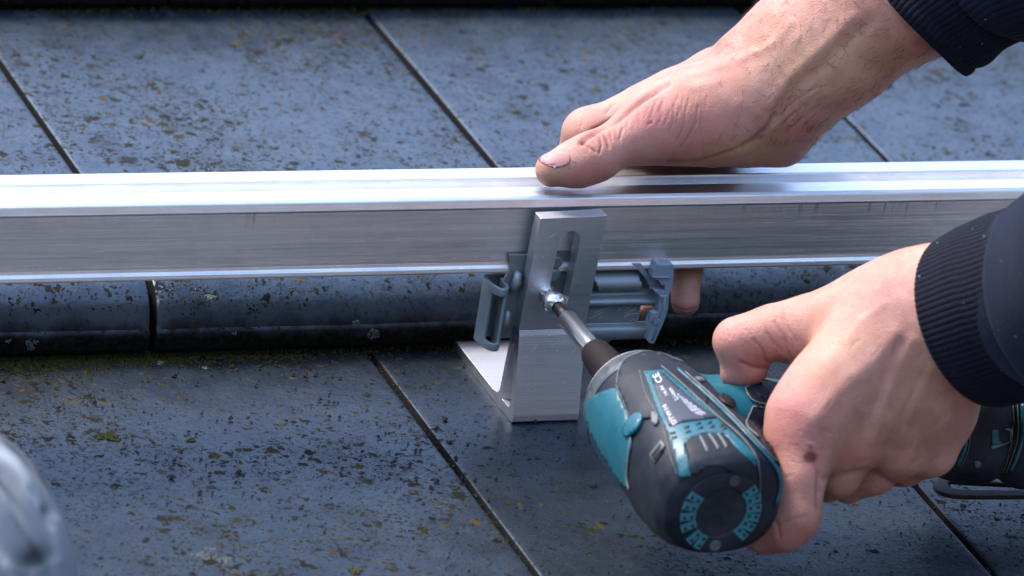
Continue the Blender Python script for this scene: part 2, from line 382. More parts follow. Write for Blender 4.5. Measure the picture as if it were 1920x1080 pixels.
def nets(f, lo, h):
    s = f < 0; c = np.zeros(tuple(x-1 for x in f.shape), np.int8)
    C8 = [(i, j, k) for i in (0, 1) for j in (0, 1) for k in (0, 1)]
    def sh(A, o): return A[o[0]:A.shape[0]-1+o[0], o[1]:A.shape[1]-1+o[1], o[2]:A.shape[2]-1+o[2]]
    for o in C8: c += sh(s, o)
    mask = (c > 0) & (c < 8); idx = np.argwhere(mask); ids = np.full(mask.shape, -1, np.int32); ids[mask] = np.arange(len(idx))
    acc = np.zeros((len(idx), 3)); cnt = np.zeros(len(idx))
    val = {o: f[idx[:, 0]+o[0], idx[:, 1]+o[1], idx[:, 2]+o[2]] for o in C8}
    for a in C8:
        for ax in range(3):
            if a[ax]: continue
            b = list(a); b[ax] = 1; b = tuple(b); va, vb = val[a], val[b]; cr = (va < 0) != (vb < 0)
            t = np.where(cr, va/np.where(cr, va-vb, 1), 0); p = np.tile(np.array(a, float), (len(idx), 1)); p[:, ax] += t
            acc[cr] += p[cr]; cnt[cr] += 1
    V = lo+h*(idx+acc/cnt[:, None]); Fs = []
    for ax in range(3):
        o1, o2 = [(1, 2), (2, 0), (0, 1)][ax]
        sa = np.take(s, range(s.shape[ax]-1), ax); sb = np.take(s, range(1, s.shape[ax]), ax); e = np.argwhere(sa != sb)
        e = e[(e[:, o1] > 0) & (e[:, o2] > 0) & (e[:, o1] < s.shape[o1]-1) & (e[:, o2] < s.shape[o2]-1)]
        def cid(d1, d2): q = e.copy(); q[:, o1] -= d1; q[:, o2] -= d2; return ids[q[:, 0], q[:, 1], q[:, 2]]
        q = np.stack([cid(1, 1), cid(0, 1), cid(0, 0), cid(1, 0)], 1)
        fl = ~s[e[:, 0], e[:, 1], e[:, 2]]; q[fl] = q[fl][:, ::-1]; Fs.append(q)
    return V, np.concatenate(Fs)
def vnormals(V, Fq):
    n = np.cross(V[Fq[:, 2]]-V[Fq[:, 0]], V[Fq[:, 3]]-V[Fq[:, 1]]); N_ = np.zeros_like(V)
    for i in range(4): np.add.at(N_, Fq[:, i], n)
    return N_/np.maximum(np.linalg.norm(N_, axis=1), 1e-9)[:, None]
def lap(V, Fq, it=2, lam=.5):
    for _ in range(it):
        s = np.zeros_like(V); c = np.zeros(len(V))
        for i in range(4):
            for j in (1, 3): np.add.at(s, Fq[:, i], V[Fq[:, (i+j) % 4]]); np.add.at(c, Fq[:, i], 1)
        V = V+lam*(s/c[:, None]-V)
    return V
def cpx(V): return np.stack([960+F*V[:, 0]/-V[:, 2], 540-F*V[:, 1]/-V[:, 2]], 1)
def segdist(p, line):
    d = np.full(len(p), 1e9)
    for a, b in zip(line[:-1], line[1:]):
        a = np.array(a, float); b = np.array(b, float); ba = b-a; t = np.clip(((p-a)@ba)/max(ba@ba, 1e-9), 0, 1)
        d = np.minimum(d, np.linalg.norm(p-a-t[:, None]*ba, axis=1))
    return d
def chain(pts, k=None, sgn=1, flat=1.):                  # pts (px, py, dd, r_px)
    out = []
    q = [(PC(a, b, c), r*(D0+c)/F) for a, b, c, r in pts]
    for (a, ra), (b, rb) in zip(q[:-1], q[1:]): out.append((a, b, ra, rb, k, sgn, flat))
    return out
def relief(V, Fq, strokes, blobs):
    """carved creases / raised veins and skin tone marks, on the side that faces the viewer"""
    N_ = vnormals(V, Fq); p = cpx(V); facing = -(N_*(V/np.linalg.norm(V, axis=1)[:, None])).sum(1)
    wgt = np.clip(facing*3+.2, 0, 1); tone = np.zeros((len(V), 4), np.float32); tone[:, 3] = 1; disp = np.zeros(len(V)); 
    for line, dep, wd, dark in strokes:
        ln = np.array(line, float); x0, y0 = ln.min(0)-wd*4; x1, y1 = ln.max(0)+wd*4
        i = np.where((p[:, 0] > x0) & (p[:, 0] < x1) & (p[:, 1] > y0) & (p[:, 1] < y1))[0]
        if not len(i): continue
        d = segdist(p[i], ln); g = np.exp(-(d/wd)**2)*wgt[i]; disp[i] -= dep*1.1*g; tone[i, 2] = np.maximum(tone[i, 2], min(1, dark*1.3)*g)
    for (x, y, rx, ry, ang, ch, amt) in blobs:
        dx, dy = p[:, 0]-x, p[:, 1]-y; c, s = math.cos(math.radians(ang)), math.sin(math.radians(ang))
        g = np.exp(-(((dx*c+dy*s)/rx)**2+((-dx*s+dy*c)/ry)**2)); tone[:, ch] = np.clip(tone[:, ch]+amt*g, 0, 1)
    return V+N_*disp[:, None], tone
def set_tone(o, tone):
    a = o.data.color_attributes.new('tone', 'FLOAT_COLOR', 'POINT'); a.data.foreach_set('color', tone.astype(np.float32).ravel())
def bez(pts, n=8):
    """smooth polyline through points (Catmull-Rom)"""
    P_ = [np.array(p, float) for p in pts]; P_ = [2*P_[0]-P_[1]]+P_+[2*P_[-1]-P_[-2]]; out = []
    for i in range(1, len(P_)-2):
        for j in range(n):
            t = j/n; a, b, c, d = P_[i-1:i+3]
            out.append(.5*((2*b)+(c-a)*t+(2*a-5*b+4*c-d)*t*t+(3*b-a-3*c+d)*t**3))
    return out+[P_[-2]]

# ------------------------------------------------------------------ setting: ground far below, roof deck, tiles
g = 60000
obj('ground', [(-g, -g, 0), (g, -g, 0), (g, g, 0), (-g, g, 0)], [(0, 1, 2, 3)], 'ground', loc=(0, 0, 0))['kind'] = 'structure'
go = bpy.data.objects['ground']; go.matrix_world = Matrix.Translation((0, 0, -5.5))
hv_ = []; hf_ = []  # unseen ring of dark hills, added to block the horizon glow
for i in range(72):
    a = i*math.pi/36; rr_ = 62+6*math.sin(3*a)+4*math.sin(7*a+1); hh_ = 22+4*math.sin(2*a+.4)+2.5*math.sin(9*a)+1.5*math.sin(17*a)
    for r_, z_ in ((rr_-14, 0), (rr_-5, hh_*.55), (rr_, hh_*.9), (rr_+8, hh_), (rr_+60, hh_*.7)): hv_.append((r_*1000*math.cos(a), r_*1000*math.sin(a), z_*1000))
for i in range(72):
    for j in range(4): a = i*5+j; b = ((i+1) % 72)*5+j; hf_.append((a, b, b+1, a+1))
ho = obj('horizon_blocker', hv_, hf_, 'blocker_dark', loc=(0, 0, 0), smooth=True); ho['kind'] = 'structure'; ho.matrix_world = Matrix.Translation((0, 0, -5.6))
bw = 4000
dk = obj('roof_deck', *extrude_x([(-520, -112), (4200, 345), (4200, 225), (-520, -232)], -bw, bw), 'deck'); dk['kind'] = 'structure'
NOSE = [(118, 35), (104, 35), (97, 34.6), (91.5, 33.4), (86.5, 31), (82.5, 27), (79.6, 22.5), (78.2, 18), (77.7, 15), (76.3, 14.2), (75.9, 13), (76, 5.5), (77.4, 3.4), (80, 2.6), (92, 2.6)]
def tile(x0, x1, course, name, label, seed, m, group):
    y0, z0 = 317*course+(6 if course > 0 else 0), 35*course
    gap = 1.3
    xs = [x0+gap, x0+gap+.5, x0+gap+1.6, x0+gap+4, x0+20]+list(np.linspace(x0+40, x1-40, 9))+[x1-20, x1-gap-4, x1-gap-1.6, x1-gap-.5, x1-gap]
    dz = [.9, .3, .05, 0, 0]+[0]*9+[0, 0, .05, .3, .9]
    rr = random.Random(seed); lift = rr.uniform(-.4, .4); skew = rr.uniform(-.8, .8)
    top = [(85+317+60, 35), (85+317, 35), (85+220, 35), (85+120, 35)]+NOSE
    k = len(top); prof_in = [(92, -3), (85+317+60, -3)]
    V = []; Fc = []; kk = k+2
    for x, d in zip(xs, dz):
        for i, (y, z) in enumerate(top):
            wob = .25*math.sin(x*.05+seed)+.2*math.sin(y*.03+seed*2)
            if i < k-4: zz = z-d+wob+lift; yy = y+(d if i > 6 else 0)
            else: zz, yy = z, y+d*.8
            V.append((x, yy+y0+skew*(x-x0)/220, zz+z0))
        for y, z in prof_in: V.append((x, y+y0, max(z, 2.6)+z0 if y < 100 else z+14+z0))
    for a in range(len(xs)-1):
        for j in range(kk): q = a*kk+j; r = a*kk+(j+1) % kk; Fc.append((q, r, r+kk, q+kk))
    Fc.append(tuple(reversed(range(kk)))); Fc.append(tuple((len(xs)-1)*kk+j for j in range(kk)))
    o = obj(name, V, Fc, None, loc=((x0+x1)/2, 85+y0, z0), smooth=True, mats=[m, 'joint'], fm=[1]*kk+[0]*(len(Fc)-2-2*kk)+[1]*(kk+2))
    md = o.modifiers.new('wn', 'EDGE_SPLIT'); md.split_angle = math.radians(50)
    tagit(o, label, 'roof tile', group); return o
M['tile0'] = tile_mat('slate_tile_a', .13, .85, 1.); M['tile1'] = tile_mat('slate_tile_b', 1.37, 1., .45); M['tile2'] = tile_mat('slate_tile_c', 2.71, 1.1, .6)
M['tile3'] = tile_mat('slate_tile_shaded_d', 4.13, .92, 1., .66, .62); M['tile4'] = tile_mat('slate_tile_shaded_e', 5.57, .8, .6, .52, .5)  # lower course copies, darkened and dulled: their shade is in the material
GR = 'dark grey flat roof tiles laid in courses'
LAB = {
 (0, 0): 'dark slate tile at the lower left edge, beside the pale shoe', (0, 1): 'dark speckled slate tile in the lower left, left of the bracket foot',
 (0, 2): 'dark slate tile under the bracket foot and the drill', (0, 3): 'dark slate tile under the belt hook in the lower right corner',
 (1, 0): 'blue grey slate tile at the far left of the row behind the rail', (1, 1): 'blue grey spotted slate tile behind the left half of the rail, rounded front edge below it',
 (1, 2): 'blue grey slate tile behind the rail, directly behind the bracket', (1, 3): 'blue grey slate tile behind the rail on the right, under the upper sleeve cuff',
 (2, 0): 'dark front edge of a slate tile along the top left of the picture', (2, 1): 'dark front edge of a slate tile along the top, left of the middle',
 (2, 2): 'dark front edge of a slate tile along the top, beside the bare forearm', (2, 3): 'dark front edge of a slate tile behind the sleeve in the top right corner'}
for c in (0, 1, 2, -1):
    off = -43.5 if c % 2 == 0 else -153
    cc = c-1
    for i in range(4):
        x0 = off+218*(i-(1 if c != 2 else 0)) - (0 if c != 1 else 218) + (218 if c == 1 else 0)
        if c == 0: x0 = -43.5+218*(i-2)
        if c == 1: x0 = -153+218*(i-1)
        if c == 2: x0 = -43.5+218*(i-1)
        if c == -1: x0 = -153+218*(i-1)
        if c == -1 and i > 0: continue
        key = (c, i)
        lab = LAB.get(key, 'lower slate tile under the pale shoe at the bottom left')
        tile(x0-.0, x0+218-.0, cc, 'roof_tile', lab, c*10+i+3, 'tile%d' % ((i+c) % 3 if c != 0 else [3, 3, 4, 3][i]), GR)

# ------------------------------------------------------------------ rail
railp = [(48, 109), (37.4, 109.2), (36.8, 108.6), (36.6, 104), (27.2, 104), (27, 108.8), (26.4, 109.3), (18.2, 108.6), (16.6, 107.6), (15.6, 104), (15.8, 103), (17, 102.4), (18.6, 102),
         (18.6, 79), (18.5, 75), (18.2, 73.6), (17.2, 72.2), (16.9, 70.4), (17.2, 69.8), (24, 70), (24, 73), (40, 73), (40, 70), (47, 70), (48, 71)]
rail = obj('mounting_rail', *extrude_x(railp, -760, 900, 12), 'rail', loc=(0, 32, 70))
bevel(rail, .35, 2)
tagit(rail, 'long bright aluminium mounting rail with a grooved top, held over the tiles', 'rail')
# ------------------------------------------------------------------ roof bracket
br = thing('roof_bracket', (0, 0, 0), 'aluminium roof bracket with a slotted upright plate standing on the dark tile', 'bracket')
W_ = 33.3
lower = [(0, 1.2), (.8, .3), (5, 0), (84, 0), (84, 4.6), (26, 4.6), (21.5, 5.6), (19.6, 8), (18.3, 28), (17.6, 38.5), (16.4, 44), (9.2, 44), (8.2, 41.5), (.2, 4)]
hole = [(6.6, 5.6), (15.4, 5.2), (16.2, 8), (14.6, 34), (11.6, 35.5), (5.6, 9)]
V, Fs, side = prism(lower, [hole], lambda s, t, h: (h, s, t), W_)
mi = [1 if i < side else 0 for i in range(len(Fs))]
foot = obj('foot', V, Fs, None, br, mats=['plate', 'cut'], fm=mi); bevel(foot, .12, 2, 40)
# upright plate: polygon in (x, z) with slot, leaning slightly
SX, SZ0, SZ1, SR = 16.4, 60, 90.5, 5.3
slot = [(SX+SR*math.cos(a), SZ1+SR*math.sin(a)) for a in np.linspace(0, math.pi, 13)]+[(SX+SR*math.cos(a), SZ0+SR*math.sin(a)) for a in np.linspace(math.pi, 2*math.pi, 13)]
def plate3(s, t, h):
    y = 9.2-(t-44)*.052; return (s, y+(7.2-h)-.0, t)
V, Fs, side = prism([(-.3, 44.02), (W_-.3, 44.02), (W_-.5, 103.6), (-.2, 102.6)], [slot], plate3, 7.2)
up = obj('upright_plate', V, Fs, 'plate', br); bevel(up, .14, 2, 40)
sb = MB(); rg0 = random.Random(21); Q3 = lambda x, y: (840+x*.4075, 380+y*.4075)
for i in range(34):
    x, z = rg0.uniform(1, 32), rg0.choice([rg0.uniform(30, 46), rg0.uniform(4, 100), rg0.uniform(34, 44)]); L = rg0.choice([.8, 1.4, 2.4, 4.]); a = rg0.choice([.8, .9, 1.5, .3, .6]); dx, dz = L*math.cos(a), L*math.sin(a)
    if z < 43 and z+dz < 43.5: yf = lambda q: .2+(q-4)*(8.2-.2)/37.5 if q < 41.5 else 8.2+(q-41.5)*.4
    elif z > 45 and not (9 < x < 23 and 52 < z < 98): yf = lambda q: 9.2-(q-44)*.052
    else: continue
    V, Fc = tube([(x, yf(z), z), (x+dx*.5, yf(z+dz*.5), z+dz*.52), (x+dx, yf(z+dz), z+dz)], [.08, .17, .06], 5); sb.add(V, Fc)
sb.obj('scratches', 'scratch', foot)['kind'] = 'stuff'
# bolt in the slot, flange behind, burr along the slot
def sphere(c, r, su=20, sv=14, cut=None, sq=(1, 1, 1)):
    V = []; Fc = []
    for i in range(sv+1):
        ph = math.pi*i/sv
        for j in range(su): th = 2*math.pi*j/su; V.append((c[0]+r*sq[0]*math.sin(ph)*math.cos(th), c[1]+r*sq[1]*math.cos(ph), c[2]+r*sq[2]*math.sin(ph)*math.sin(th)))
    for i in range(sv):
        for j in range(su): Fc.append((i*su+j, i*su+(j+1) % su, (i+1)*su+(j+1) % su, (i+1)*su+j))
    return V, Fc
AX, AZ_ = 10.3, 62.9
bb = MB(); bc = onplane(1039, 569, 1, 4.5)
bc = np.array([AX, 0, AZ_])
bst = [(16, 2.9), (9, 2.9), (8.4, 4.4), (7.9, 4.4), (7.7, 3.4)]+[(-.4+5.5*math.cos(a), 5.5*math.sin(a)) for a in np.linspace(.65, 2.62, 18)]+[(-4.2, 2.5), (-1, 2.4)]
V, Fc = lathe_y(bst, bc[0], bc[2], 40); bb.add(V, Fc)
bolt = bb.obj('flange_bolt', 'bolt', None, loc=(bc[0], 9, bc[2]), smooth=True)
bolt.modifiers.new('es', 'EDGE_SPLIT').split_angle = math.radians(60)
tagit(bolt, 'shiny round headed bolt in the slot of the upright bracket plate', 'bolt')

# ------------------------------------------------------------------ clamp behind the bracket
cl = thing('rail_clamp', (30, 22, 34), 'blue grey zinc coated clamp behind the bracket plate, under the rail', 'clamp')
def sheet(path, n0, along, a0, a1, na, hole=None, thick=1.6, name='sheet', m='zinc', parent=None):
    """bent sheet: path of 2D points swept along an axis with a window left open"""
    pts = bez(path, n0); V = []; Fc = []
    for i in range(na+1):
        a = a0+(a1-a0)*i/na
        for p in pts: V.append(along(p, a))
    k = len(pts)
    for i in range(na):
        for j in range(k-1):
            if hole and hole(j/(k-1), (i+.5)/na, pts[j]): continue
            q = i*k+j; Fc.append((q, q+1, q+1+k, q+k))
    o = obj(name, V, Fc, m, parent, smooth=True)
    md = o.modifiers.new('solid', 'SOLIDIFY'); md.thickness = thick/1000; md.offset = 0
    bv = o.modifiers.new('bv', 'BEVEL'); bv.width = .00025; bv.segments = 2; bv.limit_method = 'ANGLE'; bv.angle_limit = math.radians(50)
    return o
# left half: channel seen from its end, swept downward
Lp = [(-8.6, 19.5), (-8.9, 18.2), (-9.2, 15), (-9.0, 11.6), (-10.3, 8.6), (-13.0, 8.2), (-15.4, 12.4), (-16.4, 19.6), (-15.4, 22.4), (-12.5, 23.4), (-4, 23.8)]
def shL(p, a): return (p[0]-(66-a)*.02, p[1]-(66-a)*.06, a)
sheet(Lp, 5, shL, 66.4, 35.2, 24, lambda s, t, p: .40 < s < .60 and .14 < t < .86, 1.5, 'channel', parent=cl)
V, Fs, side = prism([(-9.4, 36), (9, 36), (9, 79.5), (-8.6, 79.8), (-7.4, 76.5), (-6.9, 72), (-8.3, 68), (-9.2, 66)], [], lambda s, t, h: (s, 16.0+.02*(79-t)+(1.6-h), t), 1.6)
bevel(obj('face_or_added_plate', V, Fs, 'zinc', cl), .4)
for (x, z, hh) in ((-3.6, 66.5, 9), (-5.6, 46.5, 9.5)):
    V, Fc = tube([(x-.6, 17.5, z-hh/2), (x-.4, 14.2, z-hh/2+1), (x, 13.2, z), (x+.4, 14.2, z+hh/2-1), (x+.6, 17.5, z+hh/2)], [1.6, 2.1, 2.3, 2.1, 1.6], 12)
    obj('pressed_lug', V, Fc, 'zinc', cl, smooth=True)
# lugs and nut seen through the slot
V, Fs, side = prism([(8, 58), (30, 58), (30, 80), (8, 80)], [], lambda s, t, h: (s, 18.4+(1.2-h), t), 1.2); obj('face_or_added_plate', V, Fs, 'zinc', cl)
for z in (76, 69.5):
    V, Fc = lathe_y([(17.6, 3.2), (14.6, 3.2), (13.8, 2.6)], 15.5, z, 24); bevel(obj('rivet', V, Fc, 'zinc', cl, smooth=False), .3)
# right half: long corrugated sheet under the rail
Rp = [(26, 72), (25, 70), (22.5, 68), (18.6, 65.4), (16.6, 62.8), (16.8, 60.4), (19.6, 58.8), (20.2, 57.2), (19.4, 55.6), (16.8, 54), (16.6, 52.6), (19.2, 51), (19.6, 48), (19.6, 43), (19.4, 41), (16.8, 39.4), (16.4, 37), (17.4, 34.4), (20, 33.6), (24, 33.6)]
def shR(p, a): return (a, p[0], p[1])
def holeR(s, t, p):
    z = p[1]; x = 27+(71-27)*t
    if z > 58.4 and z < 74:
        if x > 61.5+(60-z)*.1 or x < 38.5+(max(z, 60)-60)*-.55+ (4 if z < 60 else 2): return True
    if 41.8 < z < 51 and x > 64.5: return True
    if z < 41.8 and x > 69: return True
    return False
sheet(Rp, 5, shR, 27, 71, 60, holeR, 1.4, 'ribbed_sheet', parent=cl)
V, Fs, side = prism([(34, 56), (70, 56), (70, 71), (34, 71)], [], lambda s, t, h: (s, 24+(1.2-h), t), 1.2); obj('face_or_added_plate', V, Fs, 'zinc', cl)  # added plate closing the openings, stands in for the shade behind them
# engraved hand-like scratches on it: fine bright lines
def z8(x, y): return (1080+x*.1667, 480+y*.1667)
sm = MB()
for ln in ([(205, 640), (330, 590), (430, 552), (480, 560), (490, 595)], [(155, 705), (305, 630)], [(260, 705), (300, 675)], [(470, 615), (540, 570), (620, 542), (665, 570), (665, 600)], [(560, 590), (580, 578), (600, 580), (620, 568)],
           [(665, 600), (610, 620), (560, 668)], [(545, 692), (600, 660), (680, 645), (705, 665), (690, 710), (665, 738)], [(612, 738), (638, 705)]):
    q = [onplane(*z8(*p), 1, 18.75) for p in ln]
    V, Fc = tube(bez(q, 5), .12, 5); sm.add(V, Fc)
sm.obj('engraving', 'scratch', cl)['kind'] = 'stuff'
# plastic end cap
def z8p(pts): return [tuple(onplane(*z8(*p), 1, 12.)[[0, 2]]) for p in pts]
capo = z8p([(915, 100), (940, 96), (955, 104), (1085, 96), (1103, 108), (1100, 240), (1084, 360), (1050, 440), (1035, 610), (978, 772), (880, 988), (832, 984), (798, 948), (812, 905), (850, 780), (868, 715), (905, 690), (925, 600), (938, 480), (935, 440), (885, 410), (870, 380), (1000, 398), (1000, 330), (965, 330), (925, 275), (862, 262), (852, 225), (872, 165)])
V, Fs, side = prism(capo, [], lambda s, t, h: (s, 12+(7-h), t), 7); ec = bevel(obj('end_cap', V, Fs, 'plastic', cl), .5)
m2 = MB()
for poly, y0, th in (([(680, 140), (780, 140), (860, 262), (925, 280), (960, 335), (1000, 335), (1000, 395), (905, 402), (875, 395), (820, 300)], 17, 2.2), ([(830, 625), (905, 618), (915, 660), (905, 690), (860, 690), (845, 720), (815, 715)], 10.6, 3.),
                    ([(850, 690), (915, 700), (945, 715), (925, 745), (870, 775), (862, 735)], 11, 2.), ([(868, 228), (1045, 232), (1045, 246), (872, 248)], 11.2, 1.2), ([(935, 440), (1030, 440), (1020, 470), (940, 472)], 11.2, 1.2)):
    V, Fs, side = prism(z8p(poly), [], lambda s, t, h, y0=y0, th=th: (s, y0+(th-h), t), th); m2.add(V, Fs)
bevel(m2.obj('snap_hook', 'plastic', ec), .3)
V, Fc = tube([onplane(*z8(*p), 1, 11.6) for p in ((1000, 445), (985, 600), (925, 790), (860, 950))], .45, 8); obj('moulded_rib', V, Fc, 'plastic', ec, smooth=True)

# ------------------------------------------------------------------ impact driver
dr = thing('cordless_driver', (10, -120, 30), 'worn teal and black cordless driver held in the left hand', 'power tool')
def sect(th, ax, zt, zb, ex):
    c, s = math.cos(th), math.sin(th); e = 2/ex
    return ax*math.copysign(abs(c)**e, c), (zt if s > 0 else zb)*math.copysign(abs(s)**e, s)
ST = [(-78, 10, 10, 10, 2), (-85, 15, 15, 15, 2), (-90, 19.6, 19.6, 19.4, 2), (-94, 22.2, 22.2, 21.8, 2), (-99, 24.8, 24.6, 23.4, 2.05), (-106, 27, 26.6, 24.6, 2.15), (-113, 28.4, 27.8, 25.4, 2.2), (-122, 29, 28.4, 26, 2.3), (-140, 29, 28.2, 26.4, 2.4),
      (-155, 29.4, 28.2, 26, 2.5), (-163, 30, 28.6, 26, 2.6), (-168, 30.6, 29, 26, 2.7), (-185, 30.2, 27.8, 25, 2.8), (-193, 29, 26.4, 24, 2.7), (-198.5, 26.8, 24.6, 22.6, 2.5), (-201.5, 23.6, 22.2, 20.6, 2.3), (-202.2, 21.4, 20.6, 19.4, 2.1)]
DCX = 11.5
def body_mesh(off=0, y1=None, y0=None, seg=96):
    V = []; Fc = []; ys = [s[0] for s in ST]; yy = []
    for a, b in zip(ys[:-1], ys[1:]): yy += list(np.linspace(a, b, 5)[:-1])
    yy.append(ys[-1]); A = np.array(ST)[::-1]
    from_ = lambda y, i: float(np.interp(y, A[:, 0], A[:, i]))
    for y in yy:
        for j in range(seg):
            x, z = sect(2*math.pi*j/seg, from_(y, 1)+off, from_(y, 2)+off, from_(y, 3)+off, from_(y, 4)); V.append((DCX+x, y, AZ_+z-.6))
    n = len(yy)
    for i in range(n-1):
        for j in range(seg): a = i*seg+j; b = i*seg+(j+1) % seg; Fc.append((a, b, b+seg, a+seg))
    V.append((DCX, -202.4, AZ_-.6)); c = len(V)-1
    for j in range(seg): Fc.append(((n-1)*seg+j, (n-1)*seg+(j+1) % seg, c))
    Fc.append(tuple(reversed(range(seg))))
    return V, Fc
BV, BF = body_mesh()
def _bm(q):
    c = np.mean([BV[i] for i in q], axis=0); a = math.degrees(math.atan2(c[2]-AZ_, c[0]-DCX)) % 360
    return 1 if (-150+max(0, a-200)*.2 < c[1] < -106 and 168 < a < 285) else 0
obj('motor_housing', BV, BF, None, dr, smooth=True, mats=['black', 'teal'], fm=[_bm(q) for q in BF])
BVH = BVHTree.FromPolygons([Vector(v) for v in BV], BF)
# handle and battery in the same distance field way
def q2(x, y, z): return r2c((x, y, z))
HP = []
def hc(a, b, ra, rb, k=6, flat=1): HP.append((q2(*a), q2(*b), ra, rb, k, 1, flat))
hc((36, -90, 50), (60, -96, 52), 21, 16, 8); hc((36, -118, 54), (62, -112, 55), 24, 17, 8); hc((60, -92, 52), (74, -88, 53), 14, 12, 6)
hc((60, -110, 55), (150, -112, 50), 18, 17, 8); hc((62, -97, 53), (150, -104, 50), 15, 17, 8)
f, lo = field(HP, q2(90, -100, 55)-[95, 75, 110], q2(90, -100, 55)+[95, 75, 110], 1.3)
HV, HF = nets(f, lo, 1.3); HV = lap(HV, HF, 2); HR = c2r(HV)
grip = obj('grip', HR, HF, 'teal', dr, smooth=True)
BVH2 = BVHTree.FromPolygons([Vector(v) for v in HR], [tuple(int(i) for i in q) for q in HF])
CAMV = Vector(_cp)
def hit(px, py, trees=(BVH, BVH2)):
    d = Vector(BAS@cdir(px, py)).normalized(); best = None
    for t in trees:
        h = t.ray_cast(CAMV, d)
        if h[0] is not None and (best is None or h[3] < best[3]): best = h
    return best
def patch(poly, off, name, m, parent, holes=(), grid=7., trees=(BVH, BVH2), smooth=True, thick=.6, raw=False, dense=5.):
    """a moulded panel following the surface below it"""
    den = []
    for a, b in zip(poly, list(poly[1:])+[poly[0]]):
        n_ = max(1, int(math.dist(a, b)/dense))
        den += [(a[0]+(b[0]-a[0])*i/n_, a[1]+(b[1]-a[1])*i/n_) for i in range(n_)]
    last = [None]
    def m3(s, t, h):
        r = hit(s, t, trees)
        if r is None:
            nr = [tr.find_nearest(Vector(onplane(s, t, 1, last[0][0].y if last[0] else -120.))) for tr in trees]
            nr = min(nr, key=lambda q: q[3]); r = nr
        last[0] = r
        nn = r[1]; 
        if nn.dot(CAMV-r[0]) < 0: nn = -nn
        v = r[0]+nn*(off if h > 0 else off-thick); return (v.x, v.y, v.z)
    V, Fs, side = prism(den, list(holes), m3, 1., grid)
    if raw: return V, Fs
    return obj(name, V, Fs, m, parent, smooth=False if not smooth else True)
def z5(pts, ox=1080, oy=630, s=.3795): return [(ox+x*s, oy+y*s) for x, y in pts]
def smoothpoly(pts, n=4):
    P_ = [np.array(p, float) for p in pts]; k = len(P_); out = []
    for i in range(k):
        a, b, c, d = P_[i-1], P_[i], P_[(i+1) % k], P_[(i+2) % k]
        for j in range(n):
            t = j/n; q = .5*((2*b)+(c-a)*t+(2*a-5*b+4*c-d)*t*t+(3*b-a-3*c+d)*t**3); out.append((float(q[0]), float(q[1])))
    return out
def strip(line, wd):
    L = bez(line, 4); L = [np.array(p) for p in L]; a = []; b = []
    for i, p in enumerate(L):
        t = L[min(i+1, len(L)-1)]-L[max(i-1, 0)]; t /= np.linalg.norm(t); n = np.array([-t[1], t[0]]); a.append(tuple(p+n*wd/2)); b.append(tuple(p-n*wd/2))
    return a+b[::-1]
# gear case over the nose, worn front ring, rubber collar, socket and bit
gv, gf = lathe_y([(-80, 9), (-86, 15.6), (-91, 20.6), (-93.6, 22.6), (-95.2, 23.4)], DCX, AZ_-.5, 64); obj('front_ring', gv, gf, 'ring', dr, smooth=True)
gst = []
def nose_case():
    seg = 120; V = []; Fc = []; A = np.array(ST)[::-1]; ys = np.linspace(-95, -111, 22)
    for y in ys:
        e = [float(np.interp(y, A[:, 0], A[:, i])) for i in (1, 2, 3, 4)]
        for j in range(seg):
            rb = .45+(.3 if (j % 4) < 2 and -107.5 < y < -97 else 0)
            x, z = sect(2*math.pi*j/seg, e[0]+rb, e[1]+rb, e[2]+rb, e[3]); V.append((DCX+x, y, AZ_+z-.6))
    for i in range(len(ys)-1):
        for j in range(seg): a = i*seg+j; b = i*seg+(j+1) % seg; Fc.append((a, b, b+seg, a+seg))
    return V, Fc
V, Fc = nose_case(); gc = obj('gear_case', V, Fc, 'gear', dr, smooth=True)
md = gc.modifiers.new('s', 'SOLIDIFY'); md.thickness = .0008; md.offset = -1
V, Fc = lathe_y([(-50.6, 5.2), (-51, 6.4), (-53, 7.1), (-60, 7.7), (-72, 8.4), (-85, 11)], AX, AZ_, 40); obj('bit_collar', V, Fc, 'collar', dr, smooth=True)
V, Fc = lathe_y([(-16.6, 3.0), (-17, 4.2), (-17.8, 4.6), (-51, 4.7)], AX, AZ_, 36); ss = obj('bit_holder', V, Fc, 'steel', dr, smooth=True); ss.modifiers.new('es', 'EDGE_SPLIT').split_angle = math.radians(50)
V, Fc = lathe_y([(-1, 2.2), (-4, 2.3), (-7, 2.5), (-9.5, 3.0), (-18, 3.0)], AX, AZ_, 6 if False else 24); obj('bit', V, Fc, 'bit', ss, smooth=True)
patch(smoothpoly(z5([(205, 255), (211, 190), (248, 117), (330, 84), (425, 92), (500, 140), (580, 208), (640, 275), (640, 350), (560, 380), (420, 400), (275, 415), (245, 340)]), 3), .85, 'overmould', 'black', dr)
# teal flank
flank = smoothpoly(z5([(58, 322), (120, 285), (198, 262), (222, 310), (245, 365), (262, 408), (252, 470), (278, 520), (265, 610), (257, 700), (262, 745), (215, 715), (150, 620), (100, 535), (62, 450), (50, 400)]), 3)
patch(flank, .8, 'flank_panel', 'teal', dr)
# black overmould band edge, label frame and label
frame = z5([(335, 182), (430, 175), (500, 232), (570, 292), (650, 362), (700, 415), (780, 492), (850, 560), (900, 620), (862, 625), (790, 560), (735, 492), (640, 487), (560, 520), (535, 545), (560, 620), (568, 690), (515, 705), (495, 600), (462, 500), (420, 410), (375, 290)])
fr = patch(frame, 1.0, 'label_frame', 'teal', dr, grid=6)
lab = z5([(368, 205), (425, 192), (500, 262), (600, 350), (690, 415), (600, 425), (520, 437), (462, 455), (430, 370), (395, 280)])
lb = patch(lab, 1.5, 'label', 'label', dr, grid=6)
